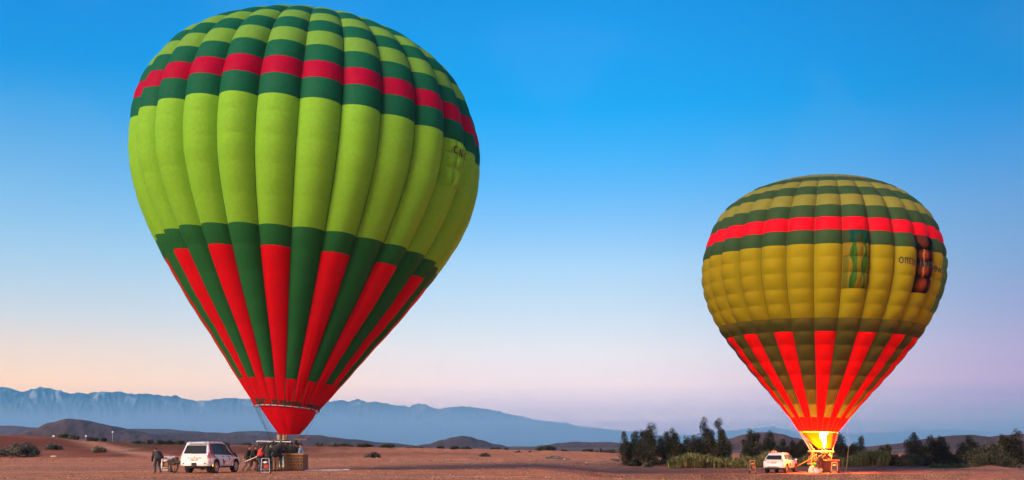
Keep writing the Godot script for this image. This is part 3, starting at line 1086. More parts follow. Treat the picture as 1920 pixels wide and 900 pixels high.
func make_balloon_two() -> void:
	var root := thing("hot_air_balloon", Vector3.ZERO)
	tag(root, "yellow olive balloon with red stripes, lit from below by its burner flame", "hot air balloon", "hot air balloons")
	var s := Shell.new()
	s.bulge = 0.056
	s.puff = 0.09
	s.setup(PROFILE_TWO, Vector3(25.57, EYE, -102.3), Vector3(0.0182, 1.0, 0.0015), -0.3105)
	var rows := [0.0, 1.0, 1.5, 2.0, 2.5, 3.0, 3.5, 4.0, 5.0, 5.65, 6.25, 6.85, 7.45, 8.0, 9.0, 10.0, 11.0, 12.0, 13.0, 14.0, 15.0, 18.0]
	s.puffs = rows
	s.dents = noise
	var mats := {"light": cloth(0.18, 0.178, 0.004, 0.11, true), "high": cloth(0.13, 0.155, 0.030, 0.08, true), "dark": cloth(0.017, 0.052, 0.022, 0.06, true), "low": cloth(0.026, 0.044, 0.010, 0.15, true), "red": cloth(0.62, 0.004, 0.003, 0.4, true), "band": cloth(0.5, 0.003, 0.015, 0.15, true)}
	var back := tinted(0.62)
	back.backlight_enabled = true
	back.backlight = Color(0.5, 0.5, 0.5)
	mats["back"] = back
	var black := paint(0.012, 0.014, 0.013, 0.8)
	# the seam with number 0 in the photograph lies left of the middle; red strips start right of it
	var pick := func(j: int, k: int) -> String:
		if j == 0:
			return "red"
		if j <= 6:
			return "red" if posmod(k, 2) == 0 else "low"
		if j == 7:
			return "low"
		if j <= 12:
			return "light"
		return ["dark", "band", "dark", "high", "dark", "high", "dark", "high"][j - 13]
	var seam := paint(0.05, 0.04, 0.012, 0.8)
	envelope(root, s, rows, -6, 14, mats, pick, seam, 10)
	# printed banners of quilted pads
	var green := Image.create(96, 128, false, Image.FORMAT_RGBA8)
	var brown := Image.create(64, 128, false, Image.FORMAT_RGBA8)
	for y in 128:
		for x in 96:
			var c := Color(0.60, 0.52, 0.12)
			var wob := sin(y * 0.09) * 3.0
			if absf(x - 33 - wob) < 9.0 + 3.0 * sin(y * 0.12 + 1.0) or absf(x - 70 + wob) < 7.0 + 4.0 * sin(y * 0.1):
				c = Color(0.25, 0.45, 0.13)
			if (x < 16 or x > 84) and y > 60:
				c = c.lerp(Color(0.36, 0.42, 0.14), 0.6)
			if y < 30:
				c = Color(0.09, 0.33, 0.28)
				if Vector2((x - 52) / 13.0, (y - 34) / 30.0).length() < 1.0 or x < 18 or x > 82:
					c = Color(0.26, 0.33, 0.2)
			green.set_pixel(x, y, c)
		for x in 64:
			var c := Color(0.10, 0.05, 0.03)
			var row := int(y / 32.0)
			var vy := (y % 32) / 32.0
			if row == 0:
				c = Color(0.07, 0.035, 0.05)
				if Vector2((x - 16) / 15.0, (y - 10) / 20.0).length() < 1.0:
					c = Color(0.42, 0.2, 0.15)
			else:
				for cx in [16.0, 48.0]:
					var q := Vector2((x - cx) / 15.0, (vy - 0.5) / 0.52).length()
					if q < 1.0:
						c = Color(0.62, 0.27, 0.12).lerp(Color(0.36, 0.13, 0.06), smoothstep(0.3, 1.0, q))
						if absf(x - cx + 6.0 * sin(vy * 3.0)) < 1.6 and row < 3:
							c = Color(0.8, 0.55, 0.36)
			brown.set_pixel(x, y, c)
	var green_print := cloth(1, 1, 1, 0.1, true)
	green_print.albedo_color = Color(0.72, 0.72, 0.72)
	green_print.albedo_texture = ImageTexture.create_from_image(green)
	green_print.uv1_triplanar = false
	green_print.uv1_scale = Vector3.ONE
	green_print.normal_enabled = false
	var brown_print: StandardMaterial3D = green_print.duplicate()
	brown_print.albedo_texture = ImageTexture.create_from_image(brown)
	pads(root, s, 1.02, 1.98, [6.25, 6.85, 7.45, 8.0, 8.98], 3, func(_i: int, _j: int) -> Material: return green_print, 0.10)
	pads(root, s, 4.03, 4.97, [6.25, 6.85, 7.45, 8.0, 8.98], 2, func(_i: int, _j: int) -> Material: return brown_print, 0.14)
	var moss := cloth(0.10, 0.20, 0.06)
	pads(root, s, 6.03, 7.3, [5.65, 6.25, 6.85, 7.45, 8.0], 3, func(_i: int, _j: int) -> Material: return moss, 0.05)
	lettering(root, s, "OΠEUS", 7.42, 3.08, 0.66, black, -0.07)
	lettering(root, s, "bsOO", 7.38, 4.05, 0.72, black, -0.09, 0.2)
	lettering(root, s, "9wS", 7.3, 5.08, 0.66, black, -0.10)
	# scoop: yellow inside at the back, red round the near right side
	var yellow := cloth(0.5, 0.026, 0.0003, 0.3, true)
	yellow.metallic_specular = 0.0
	yellow.normal_enabled = false
	var q := s.ring_at(0.0)
	var low := Vector3(26.15, 1.42, -102.3)
	scoop(root, s, -0.08, low, 0.55, 38.0, 296.0, 10, func(i: int) -> Material: return mats["red"] if i < 3 else yellow)
	var hoop := PackedVector3Array()
	for i in 41:
		var a := TAU * i / 40.0
		hoop.append(s.foot + s.up * (q.x - 0.03) + (s.e * sin(a) + s.g * cos(a)) * q.y)
	var hg := Geo.new()
	hg.tube(hoop, PackedFloat32Array([0.04]), 6, false)
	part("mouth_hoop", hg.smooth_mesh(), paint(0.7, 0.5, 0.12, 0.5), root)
	var steel := paint(0.55, 0.55, 0.55, 0.4, 0.6)
	var brass := paint(0.6, 0.36, 0.08, 0.4, 0.7)
	var dark := paint(0.03, 0.02, 0.017, 0.7)
	var fc := Vector3(26.0, 1.42, -102.2)
	burner(root, fc + Vector3(0.05, -0.42, 0), 0.42, steel, brass, dark, 2)
	# the flame: a tapering tongue that billows towards its top
	var fl := Geo.new()
	var prof := [[0.0, 0.03], [0.12, 0.06], [0.3, 0.10], [0.5, 0.13], [0.62, 0.2], [0.75, 0.19], [0.9, 0.25], [1.05, 0.24], [1.2, 0.33], [1.35, 0.36], [1.48, 0.30], [1.56, 0.24], [1.62, 0.0]]
	for j in prof.size():
		for i in 14:
			var a := TAU * i / 14.0
			var r: float = prof[j][1] * (1.0 + 0.25 * fine.get_noise_3d(cos(a) * 3.0, sin(a) * 3.0, prof[j][0] * 9.0))
			fl.v(fc + Vector3(cos(a) * r + 0.10 * sin(prof[j][0] * 5.0) * prof[j][0], prof[j][0], sin(a) * r))
	for j in prof.size() - 1:
		for i in 14:
			var i2 := (i + 1) % 14
			fl.quad(j * 14 + i, j * 14 + i2, (j + 1) * 14 + i2, (j + 1) * 14 + i)
	var fire := StandardMaterial3D.new()
	fire.albedo_color = Color(1, 0.85, 0.5)
	fire.emission_enabled = true
	fire.emission = Color(1.0, 0.80, 0.52)
	fire.emission_energy_multiplier = 16.0
	part("flame", fl.smooth_mesh(), fire, root)
	var lamp := OmniLight3D.new()
	lamp.name = "flame_light"
	lamp.position = fc + Vector3(-0.3, 0.5, 0.1)
	lamp.light_color = Color(1.0, 0.5, 0.12)
	lamp.light_energy = 300.0
	lamp.light_size = 0.3
	lamp.omni_range = 60.0
	lamp.omni_attenuation = 2.0
	lamp.shadow_enabled = true
	root.add_child(lamp)
	var upper: OmniLight3D = lamp.duplicate()
	upper.name = "flame_light_001"
	upper.position = fc + Vector3(0.05, 1.75, 0)
	upper.light_energy = 105.0
	root.add_child(upper)
	var fr := Geo.new()
	for z in [-0.4, 0.4]:
		fr.bar(Vector3(24.75, 1.18, -102.2 + z), Vector3(26.75, 1.12, -102.2 + z), 0.06, 8)
	for x in [24.8, 25.6, 26.7]:
		fr.bar(Vector3(x, 1.15, -102.7), Vector3(x, 1.15, -101.7), 0.05, 8)
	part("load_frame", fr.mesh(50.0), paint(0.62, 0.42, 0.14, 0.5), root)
	for k in [-8, -7, -6, -5, 6, 8]:
		var a = s.phase + TAU * k / 28.0
		var from: Vector3 = s.foot + s.up * (q.x - 0.05) + (s.e * sin(a) + s.g * cos(a)) * q.y
		var to := Vector3(24.95 + 0.06 * (k + 8) if k < 0 else 26.6, 1.2, -102.2 + 0.4 * signf(cos(a)))
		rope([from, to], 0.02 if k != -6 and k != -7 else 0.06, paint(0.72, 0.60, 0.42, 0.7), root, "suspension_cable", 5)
	for x in [25.0, 26.6]:
		for z in [-0.5, 0.5]:
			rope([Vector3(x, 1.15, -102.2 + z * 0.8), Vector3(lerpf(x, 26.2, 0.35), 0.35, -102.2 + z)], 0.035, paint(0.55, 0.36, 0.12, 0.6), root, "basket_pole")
	var cane := tinted(0.75)
	cane.albedo_color = Color(0.11, 0.028, 0.012).linear_to_srgb()
	var b := wicker_basket(root, Vector3(26.35, -0.60, -102.3), 0.0, Vector3(1.5, 1.0, 1.3), cane, paint(0.35, 0.08, 0.04, 0.55), [], dark)
	b.rotation.y = 0.12
	# a trailing line from the side of the envelope
	var line_from := s.point(0.9, 6.0, 0.02)
	rope([line_from, line_from.lerp(at(1592, 832, 100.0), 0.5) + Vector3(0, -0.25, 0), at(1592, 832, 100.0), Vector3(at(1586, 860, 100.0).x, ground_y(28.0, 100.0) + 0.02, -100.0)], 0.007, paint(0.3, 0.27, 0.26, 0.9), root, "trail_rope")
	settle(root, Vector3(26.35, -0.6, -102.3))


# ---------------------------------------------------------------- trees, shrubs, reeds
class Leaves:
	var p := PackedVector3Array()
	var n := PackedVector3Array()
	var c := PackedColorArray()

	func leaf(at_: Vector3, along: Vector3, across: Vector3, col: Color, nrm: Vector3) -> void:
		var tip := at_ + along
		var a := at_ + along * 0.45 + across
		var b := at_ + along * 0.45 - across
		for q: Vector3 in [at_, a, tip, at_, tip, b]:
			p.append(q)
			n.append(nrm)
			c.append(col)

	func mesh() -> ArrayMesh:
		var arrays := []
		arrays.resize(Mesh.ARRAY_MAX)
		arrays[Mesh.ARRAY_VERTEX] = p
		arrays[Mesh.ARRAY_NORMAL] = n
		arrays[Mesh.ARRAY_COLOR] = c
		var m := ArrayMesh.new()
		m.add_surface_from_arrays(Mesh.PRIMITIVE_TRIANGLES, arrays)
		return m


func random_dir() -> Vector3:
	var z := rng.randf_range(-1.0, 1.0)
	var a := rng.randf() * TAU
	var r := sqrt(1.0 - z * z)
	return Vector3(r * cos(a), z, r * sin(a))


func clump(l: Leaves, center: Vector3, size: Vector3, count: int, leaf: float, tones: Array, droop := 0.2) -> void:
	var tone: Color = tones[rng.randi() % tones.size()]
	for i in count:
		var d := random_dir()
		var r := pow(rng.randf(), 0.45)
		var q := center + d * size * r
		var along := (d * 0.8 + random_dir() * 0.9 + Vector3.DOWN * droop).normalized() * leaf * rng.randf_range(0.7, 1.35)
		var across := along.cross(random_dir()).normalized() * leaf * rng.randf_range(0.2, 0.34)
		var nrm := along.cross(across).normalized()
		if nrm.dot(d + Vector3.UP * 0.4) < 0.0:
			nrm = -nrm
		l.leaf(q, along, across, tone * rng.randf_range(0.7, 1.35), (nrm + d * 0.35).normalized())


var leaf_mat: StandardMaterial3D
var bark_mat: StandardMaterial3D


const DARK_TONES := [Color(0.054, 0.062, 0.034), Color(0.076, 0.080, 0.042), Color(0.040, 0.048, 0.028), Color(0.10, 0.096, 0.055)]
const BROWN_TONES := [Color(0.085, 0.068, 0.034), Color(0.058, 0.056, 0.030), Color(0.12, 0.080, 0.038), Color(0.040, 0.044, 0.026)]


# px range, top row and depth in the photograph's terms; leaders are the spires of the crown
func tree(called: String, label: String, px0: float, px1: float, top: float, depth: float, spires: int, tones: Array, narrow := 1.0, low := 0.06) -> void:
	var x := ((px0 + px1) / 2.0 - 960.0) / FOCAL * depth
	var width := (px1 - px0) / FOCAL * depth
	var base_y := ground_y(x, depth) - 0.05
	var height := EYE + (836.0 - top) / FOCAL * depth - base_y
	var o := thing(called, Vector3(x, base_y, -depth))
	tag(o, label, "tree", "trees behind the launch field")
	var wood := Geo.new()
	var l := Leaves.new()
	var lean := rng.randf_range(-0.06, 0.06) * height
	wood.tube(PackedVector3Array([Vector3(0, -0.1, 0), Vector3(lean * 0.2, height * 0.18, 0.05), Vector3(lean * 0.6, height * 0.42, 0)]), PackedFloat32Array([0.028 * height, 0.02 * height, 0.014 * height]), 7)
	for s in spires:
		var side := 0.0 if spires == 1 else lerpf(-0.5, 0.5, float(s) / (spires - 1)) + rng.randf_range(-0.06, 0.06)
		var tall := height * (1.0 if s == spires / 2 else rng.randf_range(0.68, 0.94)) * (1.0 - absf(side) * 0.22 * narrow)
		var foot := Vector3(lean * 0.3 * 0.5, height * rng.randf_range(0.05, 0.14), 0)
		var head := Vector3(side * width * 0.62 + lean * 0.4, tall * 0.97, rng.randf_range(-0.3, 0.3) * width)
		var mid := foot.lerp(head, 0.45) + Vector3(side * width * 0.2, 0, 0)
		wood.tube(PackedVector3Array([foot, mid, head]), PackedFloat32Array([0.014 * height, 0.009 * height, 0.002 * height]), 5)
		var n := int(9 + height * 1.3)
		for i in n:
			var u := pow((i + rng.randf()) / n, 0.9)
			var q := foot.lerp(mid, u * 2.0) if u < 0.5 else mid.lerp(head, u * 2.0 - 1.0)
			q.y = lerpf(height * low, tall, u)
			var reach := width * (0.48 if spires > 1 else 0.55) * pow(1.0 - u, 0.6) * (0.55 + 0.45 * minf(1.0, u * 5.0)) + 0.08
			var out := Vector3(rng.randf_range(-1, 1), 0, rng.randf_range(-1, 1)).normalized() * reach * rng.randf_range(0.25, 1.0)
			var center := q + out
			if out.length() > 0.25:
				wood.tube(PackedVector3Array([q - Vector3(0, reach * 0.25, 0), center]), PackedFloat32Array([0.005 * height, 0.002 * height]), 4, false)
			var size := Vector3(1, 1.25, 1) * (0.16 + reach * 0.52 + height * 0.018) * rng.randf_range(0.6, 1.15)
			clump(l, center, size, int(110 + 560.0 * size.x * size.x), 0.118, tones)
	part("trunk", wood.smooth_mesh(), bark_mat, o)
	part("crown", l.mesh(), leaf_mat, o)


func make_trees() -> void:
	leaf_mat = tinted(0.75)
	leaf_mat.metallic_specular = 0.25
	leaf_mat.backlight_enabled = true
	leaf_mat.backlight = Color(0.32, 0.32, 0.32)
	bark_mat = paint(0.10, 0.075, 0.055, 0.95)
	var d := 124.0
	var list := [
		["tall_tree", "slim dark tree, first of the tall tree group beside the open plain", 1165, 1177, 812, d, 1, 0, 1.0],
		["tall_tree", "pointed dark tree with a single tip near the left end of the tree group", 1172, 1196, 800, d + 1, 2, 0, 1.6],
		["tall_tree", "broad dark tree with three tall tips in the left tree group", 1197, 1237, 794.5, d, 4, 0, 0.5],
		["tall_tree", "narrow dark tree with one thin tip in the middle of the tree group", 1237, 1255, 801, d + 2, 2, 0, 1.2],
		["tall_tree", "bushy dark tree with a rounded top in the middle of the tree group", 1250, 1276, 805, d, 3, 0, 0.8],
		["tall_tree", "short dark tree filling the dip in the tree group", 1272, 1296, 815, d + 2, 2, 0, 1.0],
		["tall_tree", "low spreading dark tree at the foot of the tallest twin trees", 1290, 1316, 819, d + 1, 3, 0, 1.2],
		["tall_tree", "tallest ragged tree with an open crown, left of the twin trees", 1304, 1334, 787, d + 1, 3, 1, 1.5],
		["tall_tree", "tallest pointed tree, right of the twin trees", 1330, 1362, 787, d, 3, 0, 1.5],
		["tall_tree", "low dark tree at the right foot of the tallest twin trees", 1352, 1370, 829, d - 1, 2, 0, 1.0],
		["bushy_tree", "wide dark tree with two thin tips in front of the rounded hill", 1390, 1428, 807, d + 4, 3, 0, 0.8],
		["bushy_tree", "dense dark tree with a pointed top in front of the rounded hill", 1430, 1455, 812, d + 4, 3, 0, 1.2],
		["bushy_tree", "round low dark tree above the white car with the orange roof light", 1450, 1472, 822, d + 3, 2, 0, 0.8],
		["bushy_tree", "small narrow dark tree standing alone on the rounded hill's slope", 1474, 1488, 822, d + 4, 2, 0, 1.4],
		["bushy_tree", "dark tree left of the glowing scoop, behind the thick straps", 1492, 1516, 826, d + 4, 3, 1, 0.8],
		["bushy_tree", "brownish tree directly behind the flame", 1513, 1536, 820, d + 5, 2, 1, 0.8],
		["bushy_tree", "brown-green tree with an open crown, right of the glowing scoop", 1561, 1591, 814, d + 3, 3, 1, 0.8],
		["bushy_tree", "small dark tree beside the thin trailing rope", 1586, 1602, 831, d + 3, 2, 0, 1.0],
		["bushy_tree", "leaning dark tree right of the thin trailing rope", 1598, 1620, 818.5, d + 3, 2, 0, 0.6],
		["bushy_tree", "little round dark tree above the reeds", 1650, 1668, 833, d + 6, 2, 0, 0.6],
		["bushy_tree", "dark tree with a pointed top behind the grey-green shrub", 1699, 1728, 813, d + 2, 3, 0, 1.0],
		["bushy_tree", "wide brownish tree between the two dark trees on the right", 1726, 1760, 819, d, 3, 1, 0.6],
		["bushy_tree", "dark conical tree right of the brownish tree", 1753, 1783, 818, d + 1, 3, 1, 1.0],
		["bushy_tree", "black-green tree behind the left end of the large olive bush", 1794, 1832, 822, d, 3, 0, 0.8],
		["bushy_tree", "low black-green tree in the gap left of the large olive bush", 1778, 1802, 846, d - 2, 2, 0, 0.8],
		["bushy_tree", "thin dark tree poking up behind the large olive bush", 1860, 1884, 810, d + 2, 2, 0, 1.0],
		["bushy_tree", "big brownish tree at the right edge of the picture", 1880, 1926, 809, d, 4, 1, 0.6],
	]
	for q in list:
		tree(q[0], q[1], q[2], q[3], q[4], q[5], q[6], DARK_TONES if q[7] == 0 else BROWN_TONES, q[8])


# a dome of fine twigs and small leaves
func shrub(called: String, label: String, px0: float, px1: float, top: float, base: float, depth: float, tones: Array, group: String, leaf := 0.16, density := 1.0, category := "shrub") -> void:
	var x := ((px0 + px1) / 2.0 - 960.0) / FOCAL * depth
	var w := (px1 - px0) / FOCAL * depth
	var y := ground_y(x, depth) - 0.05
	var h := maxf((base - top) / FOCAL * depth, 0.2)
	var o := thing(called, Vector3(x, y, -depth))
	tag(o, label, category, group)
	var l := Leaves.new()
	var wood := Geo.new()
	var n := int(10 + w * 5.0)
	for i in n:
		var u := rng.randf_range(-1.0, 1.0)
		var v := rng.randf_range(-1.0, 1.0)
		if Vector2(u, v).length() > 1.0:
			continue
		var dome := sqrt(maxf(0.05, 1.0 - u * u * 0.9 - v * v * 0.7))
		var high := h * dome * rng.randf_range(0.5, 0.86)
		var q := Vector3(u * w * 0.44, high, v * w * 0.3)
		wood.tube(PackedVector3Array([Vector3(u * w * 0.15, 0, v * w * 0.1), q]), PackedFloat32Array([0.02, 0.006]), 4, false)
		for j in int(26 * density):
			var out := (Vector3(u, 0.75, v) + random_dir() * 0.75).normalized()
			var tone: Color = tones[rng.randi() % tones.size()]
			var from := Vector3(u * w * 0.3, high * 0.35, v * w * 0.2).lerp(q, rng.randf()) + random_dir() * h * 0.2
			from.y = maxf(from.y, 0.02)
			var along := out * minf(leaf * rng.randf_range(0.8, 1.9), h * 0.4)
			l.leaf(from, along, along.cross(random_dir()).normalized() * leaf * 0.16, tone * rng.randf_range(0.7, 1.3), (out + random_dir() * 0.4).normalized())
		clump(l, q - Vector3(0, h * 0.12, 0), Vector3(w * 0.13, h * 0.2, w * 0.13), int(38 * density), leaf * 0.75, tones, 0.0)
	part("stems", wood.smooth_mesh(), bark_mat, o)
	part("foliage", l.mesh(), leaf_mat, o)


func make_shrubs() -> void:
	var grey := [Color(0.115, 0.115, 0.095), Color(0.15, 0.14, 0.115), Color(0.085, 0.09, 0.075), Color(0.18, 0.165, 0.145)]
	var pale := [Color(0.22, 0.18, 0.15), Color(0.17, 0.15, 0.14), Color(0.27, 0.2, 0.15)]
	var green := [Color(0.055, 0.07, 0.035), Color(0.075, 0.09, 0.045), Color(0.04, 0.05, 0.03)]
	var olive := [Color(0.15, 0.165, 0.085), Color(0.115, 0.13, 0.07), Color(0.20, 0.205, 0.115), Color(0.20, 0.165, 0.11)]
	var dry := "dry shrubs on the plain"
	shrub("desert_shrub", "large dome-shaped grey shrub at the left edge of the field", -4, 79, 829, 857, 152.0, grey, dry, 0.2, 6.0)
	shrub("desert_shrub", "middle-sized grey shrub on the red slope, right of the large dome", 82, 118, 830, 843, 171.0, grey, dry, 0.18, 2.6)
	shrub("desert_shrub", "low pale dry shrub spreading in two tufts on the red slope", 167, 200, 837, 850, 163.0, pale, dry, 0.26, 1.0)
	shrub("desert_shrub", "green shrub on the skyline of the red slope", 110, 133, 814, 825, 203.0, green, dry, 0.26, 1.0)
	shrub("desert_shrub", "dark grey dome shrub on the skyline beside the green one", 124, 151, 817, 828, 199.0, grey, dry, 0.26, 1.3)
	shrub("desert_shrub", "flat dark green shrub on the skyline of the red slope", 159, 186, 818, 828, 201.0, green, dry, 0.26, 1.2)
	shrub("small_tree", "tiny brown tree on the skyline beside the flat green shrub", 189, 199, 819, 829, 201.0, [Color(0.10, 0.07, 0.03), Color(0.07, 0.06, 0.03)], "", 0.22, 0.9, "tree")
	var hedge := "green bushes along the brow of the plain"
	for q in [[246, 270, 823.5, "pale green bush at the left end of the row behind the kneeling man"], [266, 290, 822.5, "greyish bush second from the left in the row behind the kneeling man"], [286, 312, 824, "dark green bush in the middle of the row left of the white car"], [306, 332, 824, "bushy green bush near the right end of the row left of the white car"], [328, 347, 825, "low green bush just left of the white car's roof"]]:
		shrub("green_bush", q[3], q[0], q[1], q[2], 834.5, 203.0, green if q[0] != 266 else grey, hedge, 0.2, 2.0)
	for q in [[404, 432, 829, 837, 1, "thin bush seen over the white car's bonnet"], [448, 474, 829, 837, 0, "low bush behind the two men with the rope"], [586, 612, 834, 842, 2, "grey brush right of the wicker basket"], [606, 646, 835.5, 843, 2, "long low grey brush right of the wicker basket"], [629, 664, 831.5, 838.5, 0, "flat dark bush, first of three right of the basket"], [666, 701, 832, 840, 0, "flat dark bush, second of three right of the basket"], [711, 745, 832.5, 840, 0, "flat dark bush, third of three right of the basket"], [757, 798, 841, 846, 2, "very low grey brush below the cone-shaped hill's left slope"], [817, 835, 837, 844, 0, "small bush under the left slope of the cone-shaped hill"], [843, 864, 836, 843, 0, "green bush under the cone-shaped hill"], [862, 885, 837, 844, 0, "green bush under the right slope of the cone-shaped hill"], [917, 943, 840, 847, 0, "low bush right of the cone-shaped hill"], [944, 953, 844, 848, 0, "tiny dark bush on the brow right of the cone-shaped hill"], [1005, 1046, 840, 849.5, 0, "wide bush on the brow left of the long low hill"], [1050, 1064, 844, 849, 0, "tiny bush beneath the long low hill"], [1089, 1117, 842, 849, 0, "dark flat bush beneath the long low hill"], [1116, 1140, 844, 854, 2, "rounded greyish bush left of the tall trees"], [1139, 1158, 843, 853, 2, "grey bush next to the tall trees"]]:
		shrub("brow_bush", q[5], q[0], q[1], q[2], q[3], 198.0, [green, green, grey][q[4]], hedge, 0.18, 2.0)
	shrub("desert_shrub", "round grey tuft alone on the red plain right of the basket", 682, 714, 851, 864.5, 150.0, grey, dry, 0.24, 1.3)
	shrub("desert_shrub", "small grey tuft on the red plain below the cone-shaped hill", 898, 919, 854, 862, 158.0, grey, dry, 0.22, 1.1)
	shrub("desert_shrub", "little grey tuft, left one of a pair in the middle of the plain", 965, 978, 851, 857, 176.0, grey, dry, 0.2, 1.0)
	shrub("desert_shrub", "little dark tuft, right one of a pair in the middle of the plain", 988, 997, 850, 854, 182.0, green, dry, 0.2, 1.0)
	shrub("olive_bush", "large rounded olive green bush near the right edge, over a red mound", 1800, 1904, 820, 877, 112.0, olive, "", 0.15, 8.0)
	shrub("olive_bush", "grey-green leafy shrub between the reeds and the dark trees", 1682, 1732, 842, 874, 121.0, olive, "", 0.15, 4.0)
	shrub("olive_bush", "black-green shrub in the gap right of the tall reeds", 1662, 1690, 846, 874, 122.0, DARK_TONES, "", 0.15, 3.5)
	shrub("olive_bush", "grey shrub at the foot of the left tree group", 1205, 1222, 858, 869, 121.0, olive, "", 0.18, 1.2)
	shrub("olive_bush", "dark shrub under the left tree group", 1216, 1244, 852, 868, 122.5, DARK_TONES, "", 0.18, 2.0)
	shrub("olive_bush", "dark shrub at the left foot of the tree group", 1176, 1204, 848, 865, 123.0, DARK_TONES, "", 0.18, 1.8)
	var fresh := [Color(0.11, 0.17, 0.07), Color(0.15, 0.19, 0.09), Color(0.09, 0.13, 0.06)]
	for q in [[1740, 1772, "left one of the low light green plants beside the track"], [1768, 1800, "middle one of the low light green plants beside the track"], [1794, 1816, "right one of the low light green plants, by the olive bush"], [1878, 1916, "low grey-green plant right of the olive bush"]]:
		shrub("low_plant", q[2], q[0], q[1], 865, 876, 116.0, fresh, "low plants beside the track", 0.16, 1.6, "plant")


func reeds(label: String, px0: float, px1: float, top: float, depth: float, thick: float, count: int, green_: float) -> void:
	var l := Leaves.new()
	var y_top := EYE + (836.0 - top) / FOCAL * depth
	for i in count:
		var px := rng.randf_range(px0, px1)
		var d := depth + rng.randf_range(0.0, thick)
		var x := (px - 960.0) / FOCAL * d
		var y := ground_y(x, d) - 0.03
		var clumped := 0.70 + 0.55 * fine.get_noise_2d(x * 0.9, 40.0) + 0.22 * fine.get_noise_2d(x * 3.0, d * 3.0)
		var h := (y_top - y) * clampf(clumped, 0.35, 1.12) * rng.randf_range(0.75, 1.0)
		var lean := Vector3(rng.randf_range(-0.2, 0.2), 1.0, rng.randf_range(-0.2, 0.2)).normalized()
		var straw := Color(0.40, 0.31, 0.12).lerp(Color(0.22, 0.26, 0.085), clampf(green_ + rng.randf_range(-0.3, 0.3), 0.0, 1.0))
		var side := Vector3(rng.randf_range(-1, 1), 0, rng.randf_range(-0.6, 0.6)).normalized() * 0.018
		l.leaf(Vector3(x, y, -d), lean * h, side, straw * rng.randf_range(0.75, 1.2), Vector3(side.z, 0.5, 1.0).normalized())
		for k in 8:
			var u := rng.randf_range(0.35, 1.0)
			var a := rng.randf() * TAU
			var along := Vector3(cos(a), rng.randf_range(0.5, 1.6), sin(a)).normalized() * rng.randf_range(0.18, 0.42)
			var tone := Color(0.22, 0.27, 0.09).lerp(Color(0.36, 0.34, 0.14), rng.randf()) if u > 0.5 else Color(0.36, 0.28, 0.11)
			l.leaf(Vector3(x, y, -d) + lean * h * u, along, along.cross(random_dir()).normalized() * 0.020, tone * rng.randf_range(0.6, 1.2), (Vector3.UP * 0.5 + random_dir() * 0.8 + Vector3(0, 0, 0.5)).normalized())
	var o := part("reeds", l.mesh(), leaf_mat)
	tag(o, label, "reeds", "", "stuff")


func make_reeds() -> void:
	reeds("light green reeds in front of the twin trees", 1268, 1400, 851, 119.0, 4.0, 1425, 0.75)
	reeds("single tuft of green reeds at the foot of the tree group", 1253, 1266, 852, 119.0, 1.0, 135, 0.8)
	reeds("taller green reeds behind the white car with the orange roof light", 1392, 1456, 844, 121.0, 4.0, 960, 0.65)
	reeds("shaded grey-green reeds between the car and the lit basket", 1452, 1530, 850, 122.0, 3.0, 840, 0.5)
	reeds("short green reeds right of the lit basket", 1560, 1592, 846, 121.0, 3.0, 390, 0.5)
	reeds("yellowish tall reeds right of the thin trailing rope", 1586, 1634, 845, 121.0, 3.0, 780, 0.4)
	reeds("tall green reeds with straw stems beside the black-green shrub", 1628, 1668, 841.5, 121.0, 3.0, 720, 0.55)


# ---------------------------------------------------------------- vehicles
# local axes of a car: x forwards from the rear bumper, y up, z to its right side
# stations: [x, bottom, belt, top, half width at sill, at belt, at top, shift of the top along x]
class Body:
	var st: Array

	func point(i: float, v: float, right: float) -> Vector3:
		var k := clampi(int(i), 0, st.size() - 2)
		var u := i - k
		var a: Array = st[k]
		var b: Array = st[k + 1]
		var q := []
		for n in 8:
			q.append(lerpf(a[n], b[n], u))
		# v: 0 bottom centre .. 1 sill .. 2 widest .. 3 belt .. 4 under the roof .. 5 roof edge .. 6 roof centre
		var y := 0.0
		var w := 0.0
		var x: float = q[0]
		if v <= 1.0:
			y = q[1]
			w = q[4] * 0.96 * v
		elif v <= 2.0:
			y = lerpf(q[1], lerpf(q[1], q[2], 0.55), v - 1.0)
			w = lerpf(q[4] * 0.96, maxf(q[4], q[5]) + 0.015, sqrt(v - 1.0))
		elif v <= 3.0:
			y = lerpf(lerpf(q[1], q[2], 0.55), q[2], v - 2.0)
			w = lerpf(maxf(q[4], q[5]) + 0.015, q[5], (v - 2.0) * (v - 2.0))
		elif v <= 4.0:
			y = lerpf(q[2], q[3] - 0.06, v - 3.0)
			w = lerpf(q[5], q[6], v - 3.0)
		elif v <= 5.0:
			y = lerpf(q[3] - 0.06, q[3], sin((v - 4.0) * PI / 2.0))
			w = lerpf(q[6], q[6] - 0.09, v - 4.0)
		else:
			y = q[3] + 0.03 * (v - 5.0)
			w = (q[6] - 0.09) * (6.0 - v)
		var rise: float = clampf((y - q[2]) / maxf(q[3] - q[2], 0.01), 0.0, 1.0)
		x += q[7] * rise
		return Vector3(x, y, w * right)


